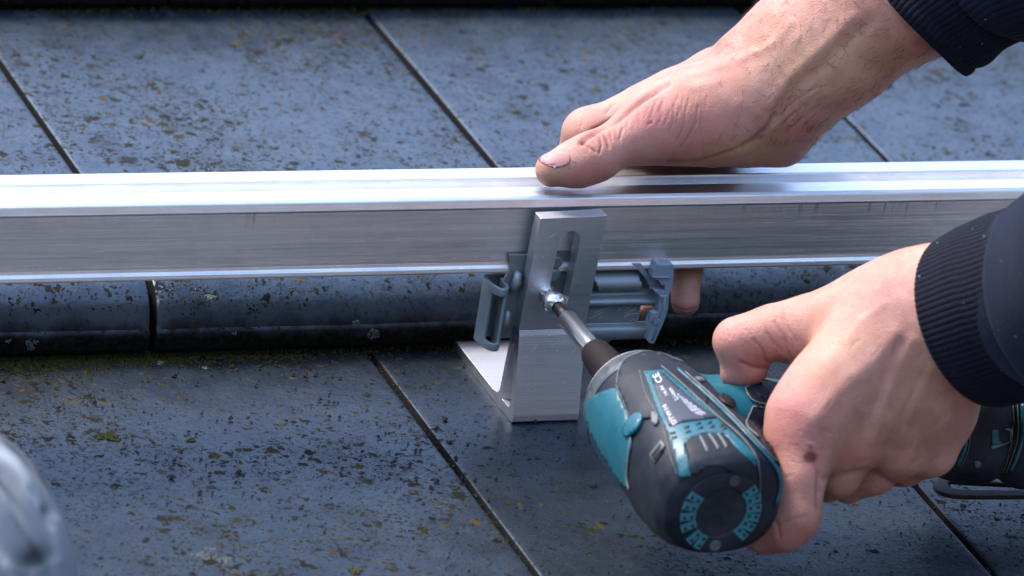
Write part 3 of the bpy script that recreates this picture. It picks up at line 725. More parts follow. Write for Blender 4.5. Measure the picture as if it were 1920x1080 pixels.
# rear cap details
recess = smoothpoly(z5([(545, 515), (610, 490), (700, 480), (760, 500), (850, 600), (890, 680), (900, 760), (700, 640), (570, 690), (555, 600)]), 3)
patch(recess, .9, 'rear_guard', 'black', dr)
capc = onplane(1352, 944, 1, -203)
V, Fc = lathe_y([(-201, 19.6), (-203, 19.2), (-203.4, 18.4), (-203.5, 12.2), (-202.9, 11.6), (-202.9, .5)], DCX-3, AZ_-1.2, 56); cap = obj('rear_cap', V, Fc, 'black', dr, smooth=True); cap.modifiers.new('es', 'EDGE_SPLIT').split_angle = math.radians(40)
vm = MB(); hm = MB()
for a in (150, 166, 184, 202, 226, 242, 318, 334, 350, 6, 22, 38):
    th = math.radians(a); c, s = math.cos(th), math.sin(th); ty = (-s, c)
    for dr_, w_, hgt, mm in ((0, 3.7, 7.0, vm), (-1.7, 1.8, 1.9, hm), (1.8, 1.8, 1.9, hm)):
        r0 = 15.4+dr_; V = []
        y0, y1 = (-203.75, -203.2) if mm is vm else (-203.95, -203.5)
        for yy in (y0, y1):
            for e, g_ in ((-1, -1), (1, -1), (1, 1), (-1, 1)):
                rr = r0+e*(hgt/2 if mm is vm else .75); tt = g_*w_/2*(1 if mm is vm else .8)+(0.5 if mm is hm else 0)
                V.append((DCX-3+rr*c+tt*ty[0], yy, AZ_-1.2+rr*s+tt*ty[1]))
        mm.add(V, [(0, 1, 2, 3), (7, 6, 5, 4), (0, 4, 5, 1), (1, 5, 6, 2), (2, 6, 7, 3), (3, 7, 4, 0)])
vo_ = vm.obj('vent_rib', 'vent' if 'vent' in M else 'teal', cap); hm.obj('vent_hole', 'hole', cap)
for (x, z) in ((DCX+.5, AZ_+14.4), (DCX-3, AZ_-17)):
    V, Fc = lathe_y([(-203, 2.6), (-203.9, 2.6), (-203.95, 2.0), (-203.5, 1.8), (-203.5, .3)], x, z, 24); obj('screw', V, Fc, 'gear', dr, smooth=False)
for ln in ([(612, 500), (630, 535), (652, 582)], [(655, 490), (680, 525), (705, 568)], [(700, 488), (722, 520), (745, 560)]): patch(strip(z5(ln), 4.5), 1.1, 'wear_patch', 'cream', dr, grid=50, dense=4)
# long worn edges
for ln, wd in (([(205, 250), (240, 330), (270, 410)], 4), ([(205, 250), (215, 180), (250, 118), (330, 85)], 4), ([(278, 500), (264, 610), (258, 700), (268, 765)], 4), ([(315, 178), (350, 300), (430, 445), (470, 590), (505, 690)], 4),
               ([(420, 155), (520, 240), (700, 405), (800, 490), (880, 590), (905, 690), (905, 850), (885, 930)], 4), ([(530, 520), (620, 487), (720, 478), (800, 520)], 3), ([(535, 182), (700, 330), (830, 460), (980, 620)], 3)):
    patch(strip(z5(ln), wd*.3), 1.15, 'worn_edge', 'cream', dr, grid=50, dense=4, thick=.9)
for ln, wd in (([(500, 165), (690, 335), (820, 465), (960, 620), (1000, 690), (1005, 760), (985, 830)], 9), ([(735, 490), (830, 570), (885, 640)], 12)):
    patch(strip(z5(ln), wd*.45), .95, 'teal_stripe', 'teal', dr, grid=50, dense=4)
patch(smoothpoly(z5([(255, 440), (300, 395), (335, 400), (325, 445), (290, 490), (250, 495)]), 3), 2.0, 'side_plug', 'teal', dr, thick=2)
patch(smoothpoly(z5([(378, 385), (400, 390), (410, 420), (400, 445), (380, 430)]), 3), 1.3, 'wear_patch', 'cream', dr)
# side vent
patch(z5([(370, 590), (425, 520), (445, 545), (395, 630)]), 1.0, 'side_vent', 'cream', dr)
for k_ in (0, 1): patch(z5([(378+k_*12, 592+k_*12), (422+k_*6, 535+k_*22), (430+k_*6, 545+k_*22), (388+k_*10, 604+k_*12)]), 1.3, 'vent_slot', 'hole', dr)
for gx, gy in ((480, 490), (487, 512), (545, 462), (552, 485), (600, 445), (612, 465), (655, 440), (668, 460), (715, 455), (728, 470)):
    patch(z5([(gx-12, gy-3), (gx+12, gy-10), (gx+16, gy-1), (gx-8, gy+7)]), 1.25, 'vent_slot', 'hole', dr, grid=50)
# label print: CE mark, numbers and small lines of text
txs = [('CE', 404, 222, 42, -66), ('14.4V', 452, 262, 24, -62), ('DTW14', 472, 402, 34, -58)]
pm = MB()
def text_to(s, cx, cy, size, ang):
    cu = bpy.data.curves.new('t', 'FONT'); cu.body = s; cu.size = 1; cu.align_x = 'CENTER'; cu.align_y = 'CENTER'; cu.resolution_u = 2
    ob = bpy.data.objects.new('t', cu); COL.objects.link(ob); dg = bpy.context.evaluated_depsgraph_get(); me = ob.evaluated_get(dg).to_mesh()
    a = math.radians(ang); vs = []
    for v in me.vertices:
        x, y = v.co.x*size, v.co.y*size   # reading direction runs up the axis of the body
        zx = cx+x*math.cos(a)+y*math.sin(a); zy = cy+x*math.sin(a)-y*math.cos(a)
        vs.append((zx, zy))
    Fs = [tuple(p.vertices) for p in me.polygons]
    V = []
    for (a_, b_) in z5(vs):
        r = hit(a_, b_)
        if r is None: bpy.data.objects.remove(ob); return
        nn = r[1]
        if nn.dot(CAMV-r[0]) < 0: nn = -nn
        V.append(tuple(r[0]+nn*1.62))
    bpy.data.objects.remove(ob); bpy.data.curves.remove(cu); pm.add(V, Fs)
text_to('CE', 405, 222, 44, 240); text_to('14.4V', 436, 285, 26, 237); text_to('DTW14', 466, 402, 32, 240)
def pstrip(ln, wd):
    V, Fs = patch(strip(z5(ln), wd*.38), 1.62, '', '', None, grid=60, raw=True, thick=.1, dense=3); pm.add(V, Fs)
rt = random.Random(9)
for i in range(8):                                         # small unreadable lines of type
    x, y = 505+i*24, 262+i*22; y = 300+i*15; x = 500+i*21
    for j in range(7):
        L = rt.uniform(7, 15); a = (x, y); b = (x+L*.66, y+L*.76); x, y = b[0]+4, b[1]+5
        if y > 412 or not inpoly(z5([b])[0], lab): break
        pstrip([a, b], 2.6)
text_to('Li-ion', 480, 302, 30, 237)
pm.obj('label_print', 'print', lb)
# grip panels and button, in front of the hand
patch(z5([(835, 262), (925, 222), (1010, 248), (1020, 300), (1010, 345), (970, 345), (885, 325), (850, 300)]), .7, 'grip_panel', 'black', dr, thick=1)
patch(z5([(880, 270), (930, 255), (990, 275), (1000, 305), (960, 320), (900, 305)]), 1.0, 'grip_panel', 'black', dr, thick=1)
patch(z5([(870, 355), (1000, 365), (1060, 380), (1050, 640), (1000, 640), (900, 500), (838, 440)]), .7, 'grip_panel', 'black', dr, thick=1)
for ln in ([(835, 262), (850, 300), (885, 330), (970, 348)], [(835, 262), (925, 222), (1000, 244)], [(870, 352), (838, 440), (900, 505)], [(870, 352), (965, 362)]): patch(strip(z5(ln), 2), 1.1, 'worn_edge', 'cream', dr, grid=60, dense=4)
patch(smoothpoly(z5([(705, 300), (725, 288), (770, 315), (785, 345), (765, 355), (715, 325)]), 3), 1.0, 'direction_switch', 'hole', dr)
patch(smoothpoly(z5([(580, 212), (610, 208), (635, 225), (600, 228)]), 3), .8, 'screw', 'cream', dr)
# foot and battery
BP = []
def bc_(a, b, ra, rb, k=5): BP.append((q2(*a), q2(*b), ra, rb, k))
for (y, z) in ((-119, 66), (-119, 45), (-92, 66), (-92, 45)): bc_((160, y, z), (176, y+(-5 if y < -100 else 6), z), 12, 14, 6)
bc_((150, -112, 50), (170, -112, 50), 18, 26, 8)
f, lo = field(BP, q2(165, -112, 52)-[60, 60, 60], q2(165, -112, 52)+[60, 60, 60], 1.2); V, Fq = nets(f, lo, 1.2); V = lap(V, Fq, 2); bfr = c2r(V)
obj('battery_foot', bfr, Fq, 'black', dr, smooth=True)
BVH3 = BVHTree.FromPolygons([Vector(v) for v in bfr], [tuple(int(i) for i in q) for q in Fq])
BP = []
for (y, z) in ((-130, 68), (-130, 44), (-80, 68), (-80, 44)): bc_((196, y, z), (232, y, z), 15, 15, 4)
for (y, z) in ((-108, 68), (-108, 44)): bc_((196, y-20, z), (232, y+20, z), 15, 15, 4)
bc_((196, -114, 53), (232, -114, 53), 26, 26, 4)
f, lo = field(BP, q2(213, -112, 52)-[75, 75, 75], q2(213, -112, 52)+[75, 75, 75], 1.4); V, Fq = nets(f, lo, 1.4); V = lap(V, Fq, 2)
bt = obj('battery', c2r(V), Fq, 'black', dr, smooth=True)
BVH4 = BVHTree.FromPolygons([Vector(v) for v in c2r(V)], [tuple(int(i) for i in q) for q in Fq])
def z2(pts): return [(1730+x*.2592, 680+y*.2592) for x, y in pts]
T4 = (BVH3, BVH4)
for ln, wd, mm in (([(325, 445), (318, 540), (298, 640), (250, 745)], 12, 'teal'), ([(345, 445), (340, 560), (318, 660), (275, 750)], 3.4, 'cream'), ([(690, 270), (695, 480), (670, 620), (610, 790)], 4, 'cream'),
                   ([(728, 300), (725, 520), (690, 660), (640, 780)], 14, 'teal'), ([(648, 290), (655, 470), (645, 560), (590, 790)], 3, 'cream')):
    patch(strip(z2(ln), wd*.5 if wd > 9 else wd*.4), .7, 'teal_stripe' if mm == 'teal' else 'worn_edge', mm, dr, grid=60, trees=T4, dense=4)
patch(z2([(495, 485), (545, 485), (548, 560), (575, 585), (500, 600)]), .7, 'latch_window', 'teal', dr, trees=T4)
patch(z2([(490, 598), (575, 585), (640, 560), (640, 470), (585, 475), (625, 490), (622, 570), (560, 600), (495, 628)]), .9, 'latch_window', 'cream', dr, trees=T4)
patch(smoothpoly(z2([(375, 715), (400, 708), (422, 722), (415, 745), (385, 750)]), 3), 1.0, 'screw', 'cream', dr, trees=T4)
# belt hook: flat wire loop under the foot
hz = 14.
hk = [tuple(onplane(*p, 2, hz)[:2]) for p in z2([(80, 865), (130, 832), (190, 818), (700, 870), (1100, 880), (1100, 965), (733, 962), (300, 962), (170, 945), (100, 915)])]
hh = [tuple(onplane(*p, 2, hz)[:2]) for p in z2([(185, 872), (215, 852), (300, 860), (700, 878), (1040, 890), (1040, 922), (600, 920), (350, 918), (250, 912), (200, 895)])]
V, Fs, side = prism(smoothpoly(hk, 3), [smoothpoly(hh, 3)], lambda s, t, h: (s, t, hz-2.2+h), 2.2)
hook = bevel(obj('belt_hook', V, Fs, 'bit', dr), .4)
V, Fc = tube([(262, -112, 12.9), (262, -113, 30)], 5, 12); obj('hook_post', V, Fc, 'bit', hook, smooth=True)

# ------------------------------------------------------------------ the person: both hands, arms, sleeves
pe = thing('person', (420, -60, -10), 'worker in a navy sweater, one bare hand on the rail, the other holding the driver', 'person')
def build_skin(prims, h, strokes, blobs, k0=4., sm=2):
    A = np.array([p[0] for p in prims]+[p[1] for p in prims]); R = max(max(p[2], p[3]) for p in prims)+3
    f, lo = field(prims, A.min(0)-R, A.max(0)+R, h, k0); V, Fq = nets(f, lo, h); V = lap(V, Fq, sm, .5)
    V, tone = relief(V, Fq, strokes, blobs); return V, Fq, tone
def z7(pts): return [(980+x*.3149, 60+y*.3149) for x, y in pts]
# right hand lying over the rail
RH = []
RH += chain([(1036, 318, -24, 33), (1084, 306, -24, 43), (1118, 292, -22, 45), (1162, 268, -16, 41), (1222, 240, -6, 57)], 5)
RH += chain([(1222, 240, -6, 55), (1290, 222, 6, 76), (1352, 205, 10, 84), (1420, 172, 14, 84)], 14)
RH += chain([(1440, 140, 26, 68), (1350, 160, 28, 66), (1262, 192, 26, 55), (1205, 214, 26, 48), (1150, 236, 26, 41), (1104, 252, 24, 47)], 8)
RH += chain([(1104, 252, 24, 46), (1086, 300, 30, 38), (1030, 400, 38, 32), (940, 500, 36, 25)], 6)
RH += chain([(1450, 140, 42, 60), (1300, 190, 44, 46), (1200, 260, 50, 36), (1165, 400, 66, 32), (1140, 520, 66, 25), (1133, 580, 50, 25), (1130, 622, 40, 23)], 6)
RH += chain([(1450, 150, 45, 58), (1350, 200, 52, 44), (1245, 280, 54, 34), (1215, 420, 68, 30), (1212, 520, 68, 25), (1209, 582, 52, 23)], 6)
RH += chain([(1450, 180, 42, 55), (1380, 230, 48, 42), (1315, 300, 52, 32), (1290, 400, 50, 29), (1286, 500, 38, 28), (1285, 566, 34, 27)], 6)
RH += chain([(1340, 282, 16, 22), (1400, 268, 22, 38), (1462, 254, 26, 52), (1460, 190, 20, 76)], 9)
RH += chain([(1440, 168, 16, 92), (1470, 152, 16, 104), (1560, 84, 8, 114), (1700, -22, -6, 128), (1900, -170, -30, 150), (2250, -430, -60, 170)], 14, 1, 1.2)
RH += chain([(1395, 98, 14, 40), (1450, 40, 12, 44)], 10)
crease = []
for pts, dep, wd, dk in (
    ([(355, 650), (395, 685), (432, 712)], .55, 2.6, .5), ([(425, 600), (462, 632), (468, 680), (455, 720)], .5, 2.4, .4), ([(458, 590), (492, 615), (508, 655), (512, 690)], .45, 2.2, .3),
    ([(380, 640), (420, 660), (440, 690)], .3, 2, .25), ([(330, 672), (362, 700), (380, 728)], .3, 2, .2), ([(300, 690), (330, 715), (350, 745)], .25, 2, .15), ([(500, 560), (525, 600), (530, 650)], .25, 2, .15),
    ([(530, 545), (555, 590), (558, 640)], .2, 2, .12), ([(345, 660), (350, 630), (400, 600), (450, 588)], .3, 2.4, .15),
    ([(1300, 690), (1380, 640), (1450, 570), (1500, 500)], .9, 5, .25), ([(860, 770), (1000, 775), (1150, 738), (1300, 690), (1420, 632)], .5, 3.5, .3),
    ([(1480, 560), (1560, 470), (1640, 400), (1760, 330)], .2, 2.2, .1), ([(1500, 600), (1600, 500), (1700, 420)], .2, 2.2, .1), ([(1560, 600), (1660, 520), (1760, 440)], .15, 2.2, .08), ([(1660, 600), (1690, 540), (1700, 600)], .5, 3, .15), ([(352, 655), (430, 590), (560, 522), (700, 405), (800, 345), (860, 310)], 1.9, 5.5, .2), ([(1500, 500), (1640, 330), (1800, 180), (2060, -60)], .9, 16, 0), ([(1480, 430), (1600, 270), (1800, 80), (1960, -80)], -.8, 14, 0), ([(1300, 430), (1440, 520), (1490, 560)], -.5, 14, 0),  # thumb groove carved and also darkened, its occlusion put into the tone
    ([(990, 400), (968, 480), (960, 560), (925, 640)], .28, 2.2, .16), ([(1045, 440), (1030, 540), (990, 620), (940, 690)], .28, 2.2, .16), ([(1100, 380), (1085, 450)], .2, 2, .1),
    ([(900, 440), (900, 520), (870, 600)], .2, 2, .1), ([(840, 430), (830, 500), (800, 560)], .2, 2, .1), ([(560, 535), (640, 470), (720, 400), (800, 350)], .5, 4, .12),
    ([(500, 480), (540, 430)], .4, 3, .1), ([(700, 400), (760, 350), (830, 310)], .35, 4, .1), ([(350, 560), (370, 480), (400, 450)], .2, 3, .08),
    ([(940, 260), (1100, 230), (1250, 180), (1380, 120)], -.5, 8, 0), ([(850, 300), (1000, 330), (1150, 300)], -.35, 9, 0), ([(1400, 120), (1500, 60), (1600, -60)], -.5, 9, 0)):
    crease.append((z7(pts), dep, wd, dk))
rr = random.Random(3)
for i in range(46):                                      # fine transverse wrinkles on the thumb, its base and the wrist
    u = rr.random()
    if i < 20: cx, cy, L, an = 560+u*420, 600-u*190+rr.uniform(-60, 60), rr.uniform(50, 110), 105-u*5
    elif i < 32: cx, cy, L, an = 380+u*140, 650+rr.uniform(-30, 50), rr.uniform(30, 60), 70
    else: cx, cy, L, an = 1430+u*330, 500+rr.uniform(-130, 110)-u*80, rr.uniform(60, 150), -52
    a = math.radians(an+rr.uniform(-12, 12)); dx, dy = math.cos(a)*L/2, math.sin(a)*L/2
    crease.append((z7([(cx-dx, cy-dy), (cx+rr.uniform(-6, 6), cy), (cx+dx, cy+dy)]), rr.uniform(.1, .2), 1.9, rr.uniform(.06, .2)))
scab = (z7([(750, 545), (768, 535)]), .1, 2.4, .95); crease.append(scab); crease += [([(1258, 572), (1284, 583), (1309, 576)], .35, 2.5, .35), ([(1262, 580), (1286, 590), (1304, 584)], .25, 2, .2)]
blobs = [(1222, 218, 42, 34, -35, 0, .55), (1215, 205, 30, 20, -30, 2, .12), (1100, 325, 34, 22, -20, 0, .5), (1040, 330, 30, 16, 0, 1, .35), (1120, 262, 24, 20, 0, 0, .25), (1300, 240, 90, 50, -10, 0, .3),
         (1400, 280, 70, 16, -8, 1, .8), (1500, 250, 22, 30, 0, 0, .45), (1360, 130, 50, 60, 0, 0, .25), (1500, 110, 120, 60, -30, 1, .25), (1285, 560, 26, 36, 0, 0, .5), (1285, 520, 30, 30, 0, 1, .3), (1600, 120, 100, 60, -30, 1, .35), (1130, 622, 30, 30, 0, 1, .5)]
V1, F1, T1 = build_skin(RH, .62, crease, blobs)
# left hand on the driver
LH = []
LH += chain([(1392, 692, -96, 32), (1383, 640, -98, 37), (1452, 622, -98, 43), (1532, 622, -96, 66), (1630, 606, -108, 92), (1710, 590, -118, 100)], 10)
LH += chain([(1416, 696, -94, 22), (1372, 706, -96, 18)], 6)
LH += chain([(1720, 600, -122, 96), (1640, 660, -128, 84), (1560, 730, -134, 74), (1515, 790, -140, 68), (1500, 838, -142, 56)], 14)
LH += chain([(1740, 640, -120, 84), (1660, 750, -126, 70), (1598, 828, -130, 54)], 12)
LH += chain([(1760, 660, -116, 80), (1720, 760, -118, 66), (1686, 842, -118, 50)], 12)
LH += chain([(1780, 680, -112, 72), (1765, 770, -108, 56), (1746, 846, -106, 44)], 12)
LH += chain([(1500, 838, -142, 54), (1496, 900, -148, 43), (1492, 966, -150, 43)], 9)
LH += chain([(1492, 966, -150, 43), (1470, 992, -148, 38), (1432, 1000, -142, 33), (1398, 998, -136, 25)], 6)
LH += chain([(1598, 828, -130, 50), (1572, 890, -124, 38), (1550, 910, -112, 33)], 6)
LH += chain([(1690, 845, -118, 44), (1640, 890, -108, 34), (1590, 915, -100, 30)], 5)
LH += chain([(1746, 850, -106, 42), (1700, 878, -96, 30), (1650, 890, -88, 26)], 5)
LH += chain([(1710, 590, -120, 104), (1790, 590, -128, 118), (1860, 582, -142, 114), (1960, 552, -165, 116), (2150, 480, -220, 128), (2500, 290, -330, 150)], 16, 1, 1.15)
def z6(pts): return [(1330+x*.5463, 460+y*.5463) for x, y in pts]
cr2 = []
for pts, dep, wd, dk in (
    ([(700, 330), (640, 420), (600, 540), (560, 660)], -.6, 14, 0), ([(760, 430), (700, 540), (640, 680), (600, 740)], -.55, 12, 0), ([(800, 500), (760, 600), (700, 720)], -.45, 11, 0), ([(840, 560), (800, 680), (790, 760)], -.4, 11, 0), ([(640, 300), (560, 400), (440, 500), (360, 600)], -.6, 17, 0),
    ([(600, 200), (520, 260), (470, 330)], -.3, 9, 0),
    ([(660, 340), (600, 480), (545, 620)], .45, 11, 0), ([(730, 450), (665, 600), (625, 700)], .4, 10, 0), ([(790, 520), (735, 650), (705, 745)], .35, 9, 0),
    ([(150, 325), (178, 352), (196, 400)], .35, 2.6, .14), ([(195, 300), (218, 330), (250, 365)], .3, 2.6, .12), ([(105, 400), (150, 420), (210, 424), (262, 402)], .5, 3.5, .2), ([(222, 262), (250, 305), (262, 350), (280, 390)], .3, 3, .12), ([(250, 250), (278, 295), (300, 330)], .25, 2.6, .1),
    ([(350, 700), (368, 740), (380, 790), (376, 850)], .6, 5, .1), ([(345, 680), (362, 700), (372, 740)], -.3, 4, 0), ([(375, 790), (372, 860), (374, 905)], .5, 4, .15),
    ([(215, 930), (235, 960), (240, 1000)], .4, 4, .12), ([(225, 960), (270, 945), (330, 930)], .2, 4, .08), ([(395, 800), (470, 785), (540, 770), (600, 800), (640, 830)], .5, 6, .2), ([(340, 726), (354, 728)], .0, 9., 1.)):
    cr2.append((z6(pts), dep*1.25, wd, dk))
rr = random.Random(5)
for i in range(60):
    u = rr.random(); cx, cy = (rr.uniform(40, 280), rr.uniform(230, 400)) if i < 22 else ((rr.uniform(230, 420), rr.uniform(640, 900)) if i < 40 else (rr.uniform(400, 850), rr.uniform(300, 760)))
    L = rr.uniform(20, 60); a = math.radians((60 if i < 22 else 20 if i < 40 else -60)+rr.uniform(-25, 25)); dx, dy = math.cos(a)*L/2, math.sin(a)*L/2
    cr2.append((z6([(cx-dx, cy-dy), (cx+rr.uniform(-5, 5), cy+rr.uniform(-5, 5)), (cx+dx, cy+dy)]), rr.uniform(.08, .2), 2.2, rr.uniform(.03, .1)))
bl2 = [(1519, 857, 10, 9, 0, 2, 1.3), (1519, 857, 24, 20, 0, 0, .4), (1490, 800, 50, 60, 0, 0, .6), (1480, 740, 40, 40, 0, 0, .25), (1605, 850, 34, 22, -20, 0, .6), (1380, 690, 30, 36, 0, 0, .35), (1500, 1000, 46, 24, -10, 0, .5), (1700, 850, 60, 30, 0, 0, .3), (1365, 630, 24, 24, 0, 0, .35),
       (1760, 650, 40, 90, 30, 1, .4), (1560, 650, 60, 50, 0, 1, .15), (1430, 1010, 30, 16, 0, 0, .6), (1620, 900, 50, 26, 0, 0, .35), (1500, 900, 20, 50, 0, 0, .2)]
V2, F2, T2 = build_skin(LH, .72, cr2, bl2)
VA = np.concatenate([V1, V2]); FA = np.concatenate([F1, F2+len(V1)]); TA = np.concatenate([T1, T2])
VR = c2r(VA)
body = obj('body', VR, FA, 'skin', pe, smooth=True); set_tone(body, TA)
BVHH = BVHTree.FromPolygons([Vector(v) for v in c2r(V1)], [tuple(int(i) for i in q) for q in F1])
nl = patch(smoothpoly(z7([(66, 738), (100, 724), (160, 717), (230, 715), (268, 718), (282, 742), (276, 780), (240, 800), (180, 806), (130, 786), (95, 764)]), 3), .35, 'thumbnail', 'nail', body, trees=(BVHH,), grid=4, thick=.8, dense=3)
# arm hair: short curved strands on wrist and forearm
hb = MB(); N1 = vnormals(V1, F1); p1 = cpx(V1)
axd = PC(1700, -22, -6)-PC(1440, 168, 16); axd /= np.linalg.norm(axd)
sel = np.where((p1[:, 0] > 1330) & (p1[:, 1] < 270) & (p1[:, 1] > -60) & (p1[:, 0] < 1800) & (N1[:, 2] > -.35))[0]
rs = np.random.default_rng(4); hv = []; hf = []
for i in rs.choice(sel, 620):
    if p1[i, 0] < 1430 and rs.random() < .6: continue
    n_ = N1[i]; t = -axd*rs.uniform(.3, 1)+rs.normal(0, .45, 3); t -= n_*(t@n_); t /= np.linalg.norm(t); L = rs.uniform(3., 7.); cv = np.cross(n_, t)*rs.normal(0, .45)
    pts = [V1[i]+t*L*s+n_*(.1+L*.30*s*(1-.55*s))+cv*L*s*s for s in (0, .33, .66, 1.)]
    V, Fc = tube(pts, [.075, .068, .05, .02], 3, False); o_ = len(hv); hv += list(V); hf += [tuple(q+o_ for q in z) for z in Fc]
hr = obj('arm_hair', c2r(np.array(hv)), hf, 'hair', body, smooth=True); hr['kind'] = 'stuff'
# ribbed cuffs and sleeves
def knit_tube(path, rads, ribs, ribh, seg, flat, name, m, fold=0, seed=0, thick=1.6, sub=6, wob=0, front=None):
    path = bez([np.array(p) for p in path], sub); k = len(path); rads = np.interp(np.linspace(0, 1, k), np.linspace(0, 1, len(rads)), rads)
    V = []; Fc = []; up = None; rg = random.Random(seed); phs = [rg.uniform(0, 6.28) for _ in range(12)]
    for i, p in enumerate(path):
        t = path[min(i+1, k-1)]-path[max(i-1, 0)]; t /= np.linalg.norm(t)
        if up is None: up = np.array([0, 0, 1.])
        a = up-t*(up@t); a /= np.linalg.norm(a); b = np.cross(t, a)
        s = i/(k-1)
        for j in range(seg):
            th = 2*math.pi*j/seg
            r = rads[i]+ribh*abs(math.cos(ribs*th/2+.25*math.sin(3*s+phs[0])))
            r += fold*(math.sin(2*th+phs[1]+s*5)*math.sin(s*9+phs[2])+.6*math.sin(3*th+phs[3]-s*7)*math.sin(s*14+phs[4]))
            r += wob*math.sin(5*th+phs[5])*(1-s)
            V.append(p+r*(a*math.cos(th)*flat+b*math.sin(th))+t*wob*1.2*math.sin(3*th+phs[6])*(1-s))
    for i in range(k-1):
        for j in range(seg): q = i*seg+j; r = i*seg+(j+1) % seg; Fc.append((q, r, r+seg, q+seg))
    o = obj(name, c2r(np.array(V)), np.array(Fc), m, pe, smooth=True)
    md = o.modifiers.new('s', 'SOLIDIFY'); md.thickness = thick/1000; md.offset = 1
    return o
def pcs(*L): return [PC(*p) for p in L]
# left arm: cuff opening faces down left, away from the viewer
knit_tube(pcs((1824, 602, -130), (1852, 592, -136), (1896, 576, -146), (1950, 556, -160), (2120, 490, -205)), [37.5, 38.5, 39.5, 39.5, 39, 38], 92, .9, 736, .92, 'cuff', 'knit', .3, 1, 1.5, 6)
knit_tube(pcs((1966, 566, -158), (1974, 563, -161), (1998, 555, -167), (2070, 526, -190), (2170, 470, -225), (2400, 330, -300), (2900, 100, -420)), [38, 43, 46, 49, 54, 62, 75], 0, 0, 160, .95, 'sleeve', 'sweat', 1.5, 5, 1.8, 8)
# right arm
knit_tube(pcs((1722, 26, -6), (1743, 8, -8), (1781, -20, -12), (1831, -56, -18), (1853, -72, -20)), [33.5, 34.5, 35, 35.5, 33.5], 80, 1.0, 640, .9, 'cuff', 'knit', 1.3, 8, 1.5, 6, .5)
knit_tube(pcs((1830, -44, -16), (1845, -54, -18), (1885, -78, -22), (1955, -120, -28), (2095, -210, -45), (2500, -450, -90), (3000, -800, -150)), [31, 36, 40, 47, 52, 62, 75], 70, .7, 560, .95, 'sleeve', 'sweat', 2.2, 12, 1.8, 8)

# ------------------------------------------------------------------ shoe, far in front and out of focus
SH = []
def sc_(a, b, ra, rb, k=20): SH.append((r2c(a), r2c(b), ra, rb, k))
def PR(px, py, dd): return P(px, py, dd)
t0 = PR(-20, 955, -330); t1 = PR(-10, 1090, -335)
SH += chain([(-75, 925, -330, 100), (-28, 985, -335, 100), (-6, 1075, -335, 112), (-10, 1200, -330, 130), (-60, 1320, -300, 150)], 25)
SH += chain([(-75, 925, -330, 100), (-220, 960, -320, 140), (-420, 1050, -300, 170), (-300, 1300, -290, 170), (-60, 1320, -300, 150)], 25)
A = np.array([p[0] for p in SH]+[p[1] for p in SH]); f, lo = field(SH, A.min(0)-50, A.max(0)+50, 2.4); V, Fq = nets(f, lo, 2.4); V = lap(V, Fq, 3)
V, tn = relief(V, Fq, [([(0, 815), (45, 850), (75, 895), (100, 960)], 1.5, 9, 0), ([(0, 860), (40, 900), (60, 960), (95, 1030)], -1, 9, 0), ([(0, 890), (20, 920), (40, 1000), (55, 1060)], 1, 9, 0), ([(-10, 960), (15, 1030), (30, 1080)], -1, 8, 0), ([(60, 920), (85, 960), (95, 985)], 1.6, 6, 0), ([(5, 1060), (60, 1085), (110, 1050)], -1, 8, 0)], [(62, 1045, 36, 24, -20, 2, 1.), (84, 955, 9, 14, 30, 2, .8), (15, 860, 34, 12, 40, 0, 1.), (60, 925, 44, 9, 58, 0, 1.), (20, 950, 60, 8, 62, 0, .9), (40, 990, 60, 7, 60, 2, .7), (0, 905, 50, 7, 50, 2, .8), (28, 838, 60, 6, 45, 2, .8), (85, 900, 40, 5, 62, 2, .8), (10, 1060, 50, 8, 60, 0, .8), (100, 1040, 12, 40, 0, 0, .7)])
shoe = obj('shoe', c2r(V), Fq, 'shoe', None, smooth=True); set_tone(shoe, tn)
tagit(shoe, 'blurred pale grey shoe with curved seams in the lower left corner', 'shoe')
sk = N(M['shoe']); at = sk.n('ShaderNodeAttribute', attribute_name='tone'); sp_ = sk.n('ShaderNodeSeparateColor'); sk.l(at.outputs['Color'], sp_.inputs[0])
cc = sk.mix(sp_.outputs[2], sk.mix(sp_.outputs[0], (.17, .19, .215), (.34, .38, .39)), (.03, .034, .04)); sk.out(cc)

# ------------------------------------------------------------------ moss, lichen, crumbs
def clump(mb, c, r, n, flat=.35, rg=random, mi=0, size=(.3, .9)):
    for _ in range(n):
        a = rg.uniform(0, 6.28); d = r*math.sqrt(rg.random())*(.7+.3*math.sin(3*a+c[0])); s = rg.uniform(*size)
        x, y = c[0]+d*math.cos(a), c[1]+d*math.sin(a)*.9; z = c[2]; V = []
        for i in range(5): th = i*1.257+rg.random(); V.append((x+s*math.cos(th), y+s*math.sin(th), z-.15))
        V.append((x+rg.uniform(-.2, .2)*s, y, z+s*flat*rg.uniform(.8, 1.8))); mb.add(V, [(i, (i+1) % 5, 5) for i in range(5)], mi)
rg = random.Random(11)
mm = MB()
for _ in range(5200):                                  # moss strip in the shadow under the tile fronts
    x = rg.uniform(-260, 320); dens = .5+.5*math.sin(x*.05)+.3*math.sin(x*.13+1)
    if rg.random() > .35+.5*dens: continue
    y = 84-abs(rg.gauss(0, 3.6+3.5*dens)); z0 = .2; clump(mm, (x, y, z0), 1.2, 1, .7, rg, 0, (.35, 1.1))
for _ in range(2600):
    x = rg.gauss(-190, 55); y = 83-abs(rg.gauss(0, 8)); clump(mm, (x, y, .2), 1.4, 1, .6, rg, 0, (.4, 1.2))
for _ in range(900):
    x = rg.uniform(-120, 480); y = 408-abs(rg.gauss(0, 6)); clump(mm, (x, y, 35.2), 1.2, 1, .7, rg, 0, (.5, 1.4))
for xj in (-43.5, 174.5):
    for _ in range(70):
        clump(mm, (xj+rg.gauss(0, .8), rg.uniform(-170, 84), -1.2+rg.uniform(-.6, .6)), 1, 1, .6, rg, 0, (.3, .8))
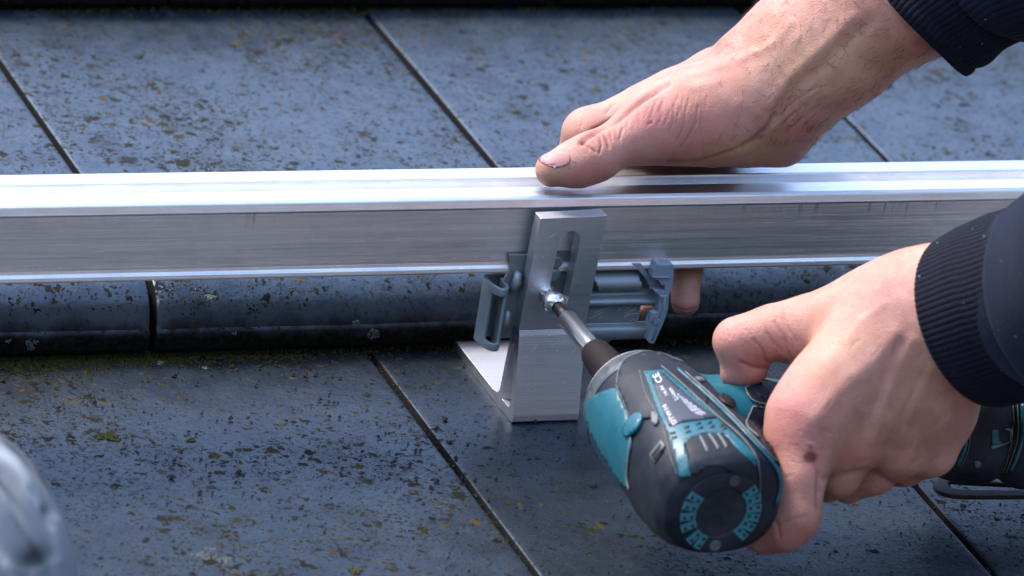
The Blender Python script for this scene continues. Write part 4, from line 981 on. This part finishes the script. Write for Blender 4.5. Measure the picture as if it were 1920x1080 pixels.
tagit(mm.obj('moss', 'moss', None), 'olive moss growing under the front edges of the tiles', 'moss', kind='stuff')
lm = MB()
def on_tile(px, py, z=0.): return tuple(onplane(px, py, 2, z))
for (px, py, pl, r, n, mi) in ((395, 557, 35, 3.0, 70, 0), (380, 1042, 0, 5, 70, 0), (418, 1050, 0, 5, 70, 0), (398, 1030, 0, 3, 20, 0), (205, 818, 0, 7, 120, 1), (360, 826, 0, 2.2, 20, 1), (258, 868, 0, 1.6, 12, 0), (300, 680, 0, 2.6, 20, 0), (385, 690, 0, 2.2, 22, 0), (668, 1070, 0, 4, 50, 1),
                               (260, 105, 35, 4, 14, 1), (530, 62, 35, 5, 16, 1)):
    c = on_tile(px, py, pl); clump(lm, (c[0], c[1], c[2]+.25), r, n, .5, rg, mi, (.3, .95))
for (px, py, r, n) in ((60, 646, 3.2, 40), (700, 628, 3.0, 50), (668, 608, 1.8, 22), (15, 640, 1.2, 8), (440, 625, 1.2, 8)):   # on the upright tile fronts
    c = onplane(px, py, 1, 75.6)
    for _ in range(n):
        a = rg.uniform(0, 6.28); d = r*math.sqrt(rg.random()); s = rg.uniform(.25, .7); x, z = c[0]+d*math.cos(a), c[2]+d*math.sin(a); V = [(x+s*math.cos(i*1.257), c[1]+.1, z+s*math.sin(i*1.257)) for i in range(5)]+[(x, c[1]-s*.6, z)]
        lm.add(V, [(i, (i+1) % 5, 5) for i in range(5)], 0)
tagit(lm.obj('lichen', ['lichen', 'lichen_green'], None), 'pale grey and yellow green lichen crusts scattered on the tiles', 'lichen', kind='stuff')
cm = MB()
def crumb(c, s):
    V = []; 
    for dx, dy, dz in ((1, 0, .4), (0, 1, .5), (-1, 0, .3), (0, -1, .4), (.2, .1, 1.2), (0, 0, -.2)): V.append((c[0]+s*dx*rg.uniform(.7, 1.2), c[1]+s*dy*rg.uniform(.7, 1.2), c[2]+s*dz))
    cm.add(V, [(0, 1, 4), (1, 2, 4), (2, 3, 4), (3, 0, 4), (1, 0, 5), (2, 1, 5), (3, 2, 5), (0, 3, 5)])
for _ in range(1500):
    x = rg.uniform(-280, 300); y = rg.uniform(-170, 84); crumb((x, y, .1), rg.choice([.25, .3, .35, .45, .5, .8]))
for _ in range(60): crumb((rg.gauss(-100, 60), rg.uniform(-60, 60), .2), rg.uniform(.9, 1.7))
for _ in range(500): crumb((rg.uniform(-200, 480), rg.uniform(110, 400), 35.2), rg.choice([.4, .6, .8]))
tagit(cm.obj('grit', 'crumb', None), 'dark grit and crumbs of dirt lying on the tiles', 'grit', kind='stuff')
for o in bpy.data.objects:
    if '_loc' in o: del o['_loc']
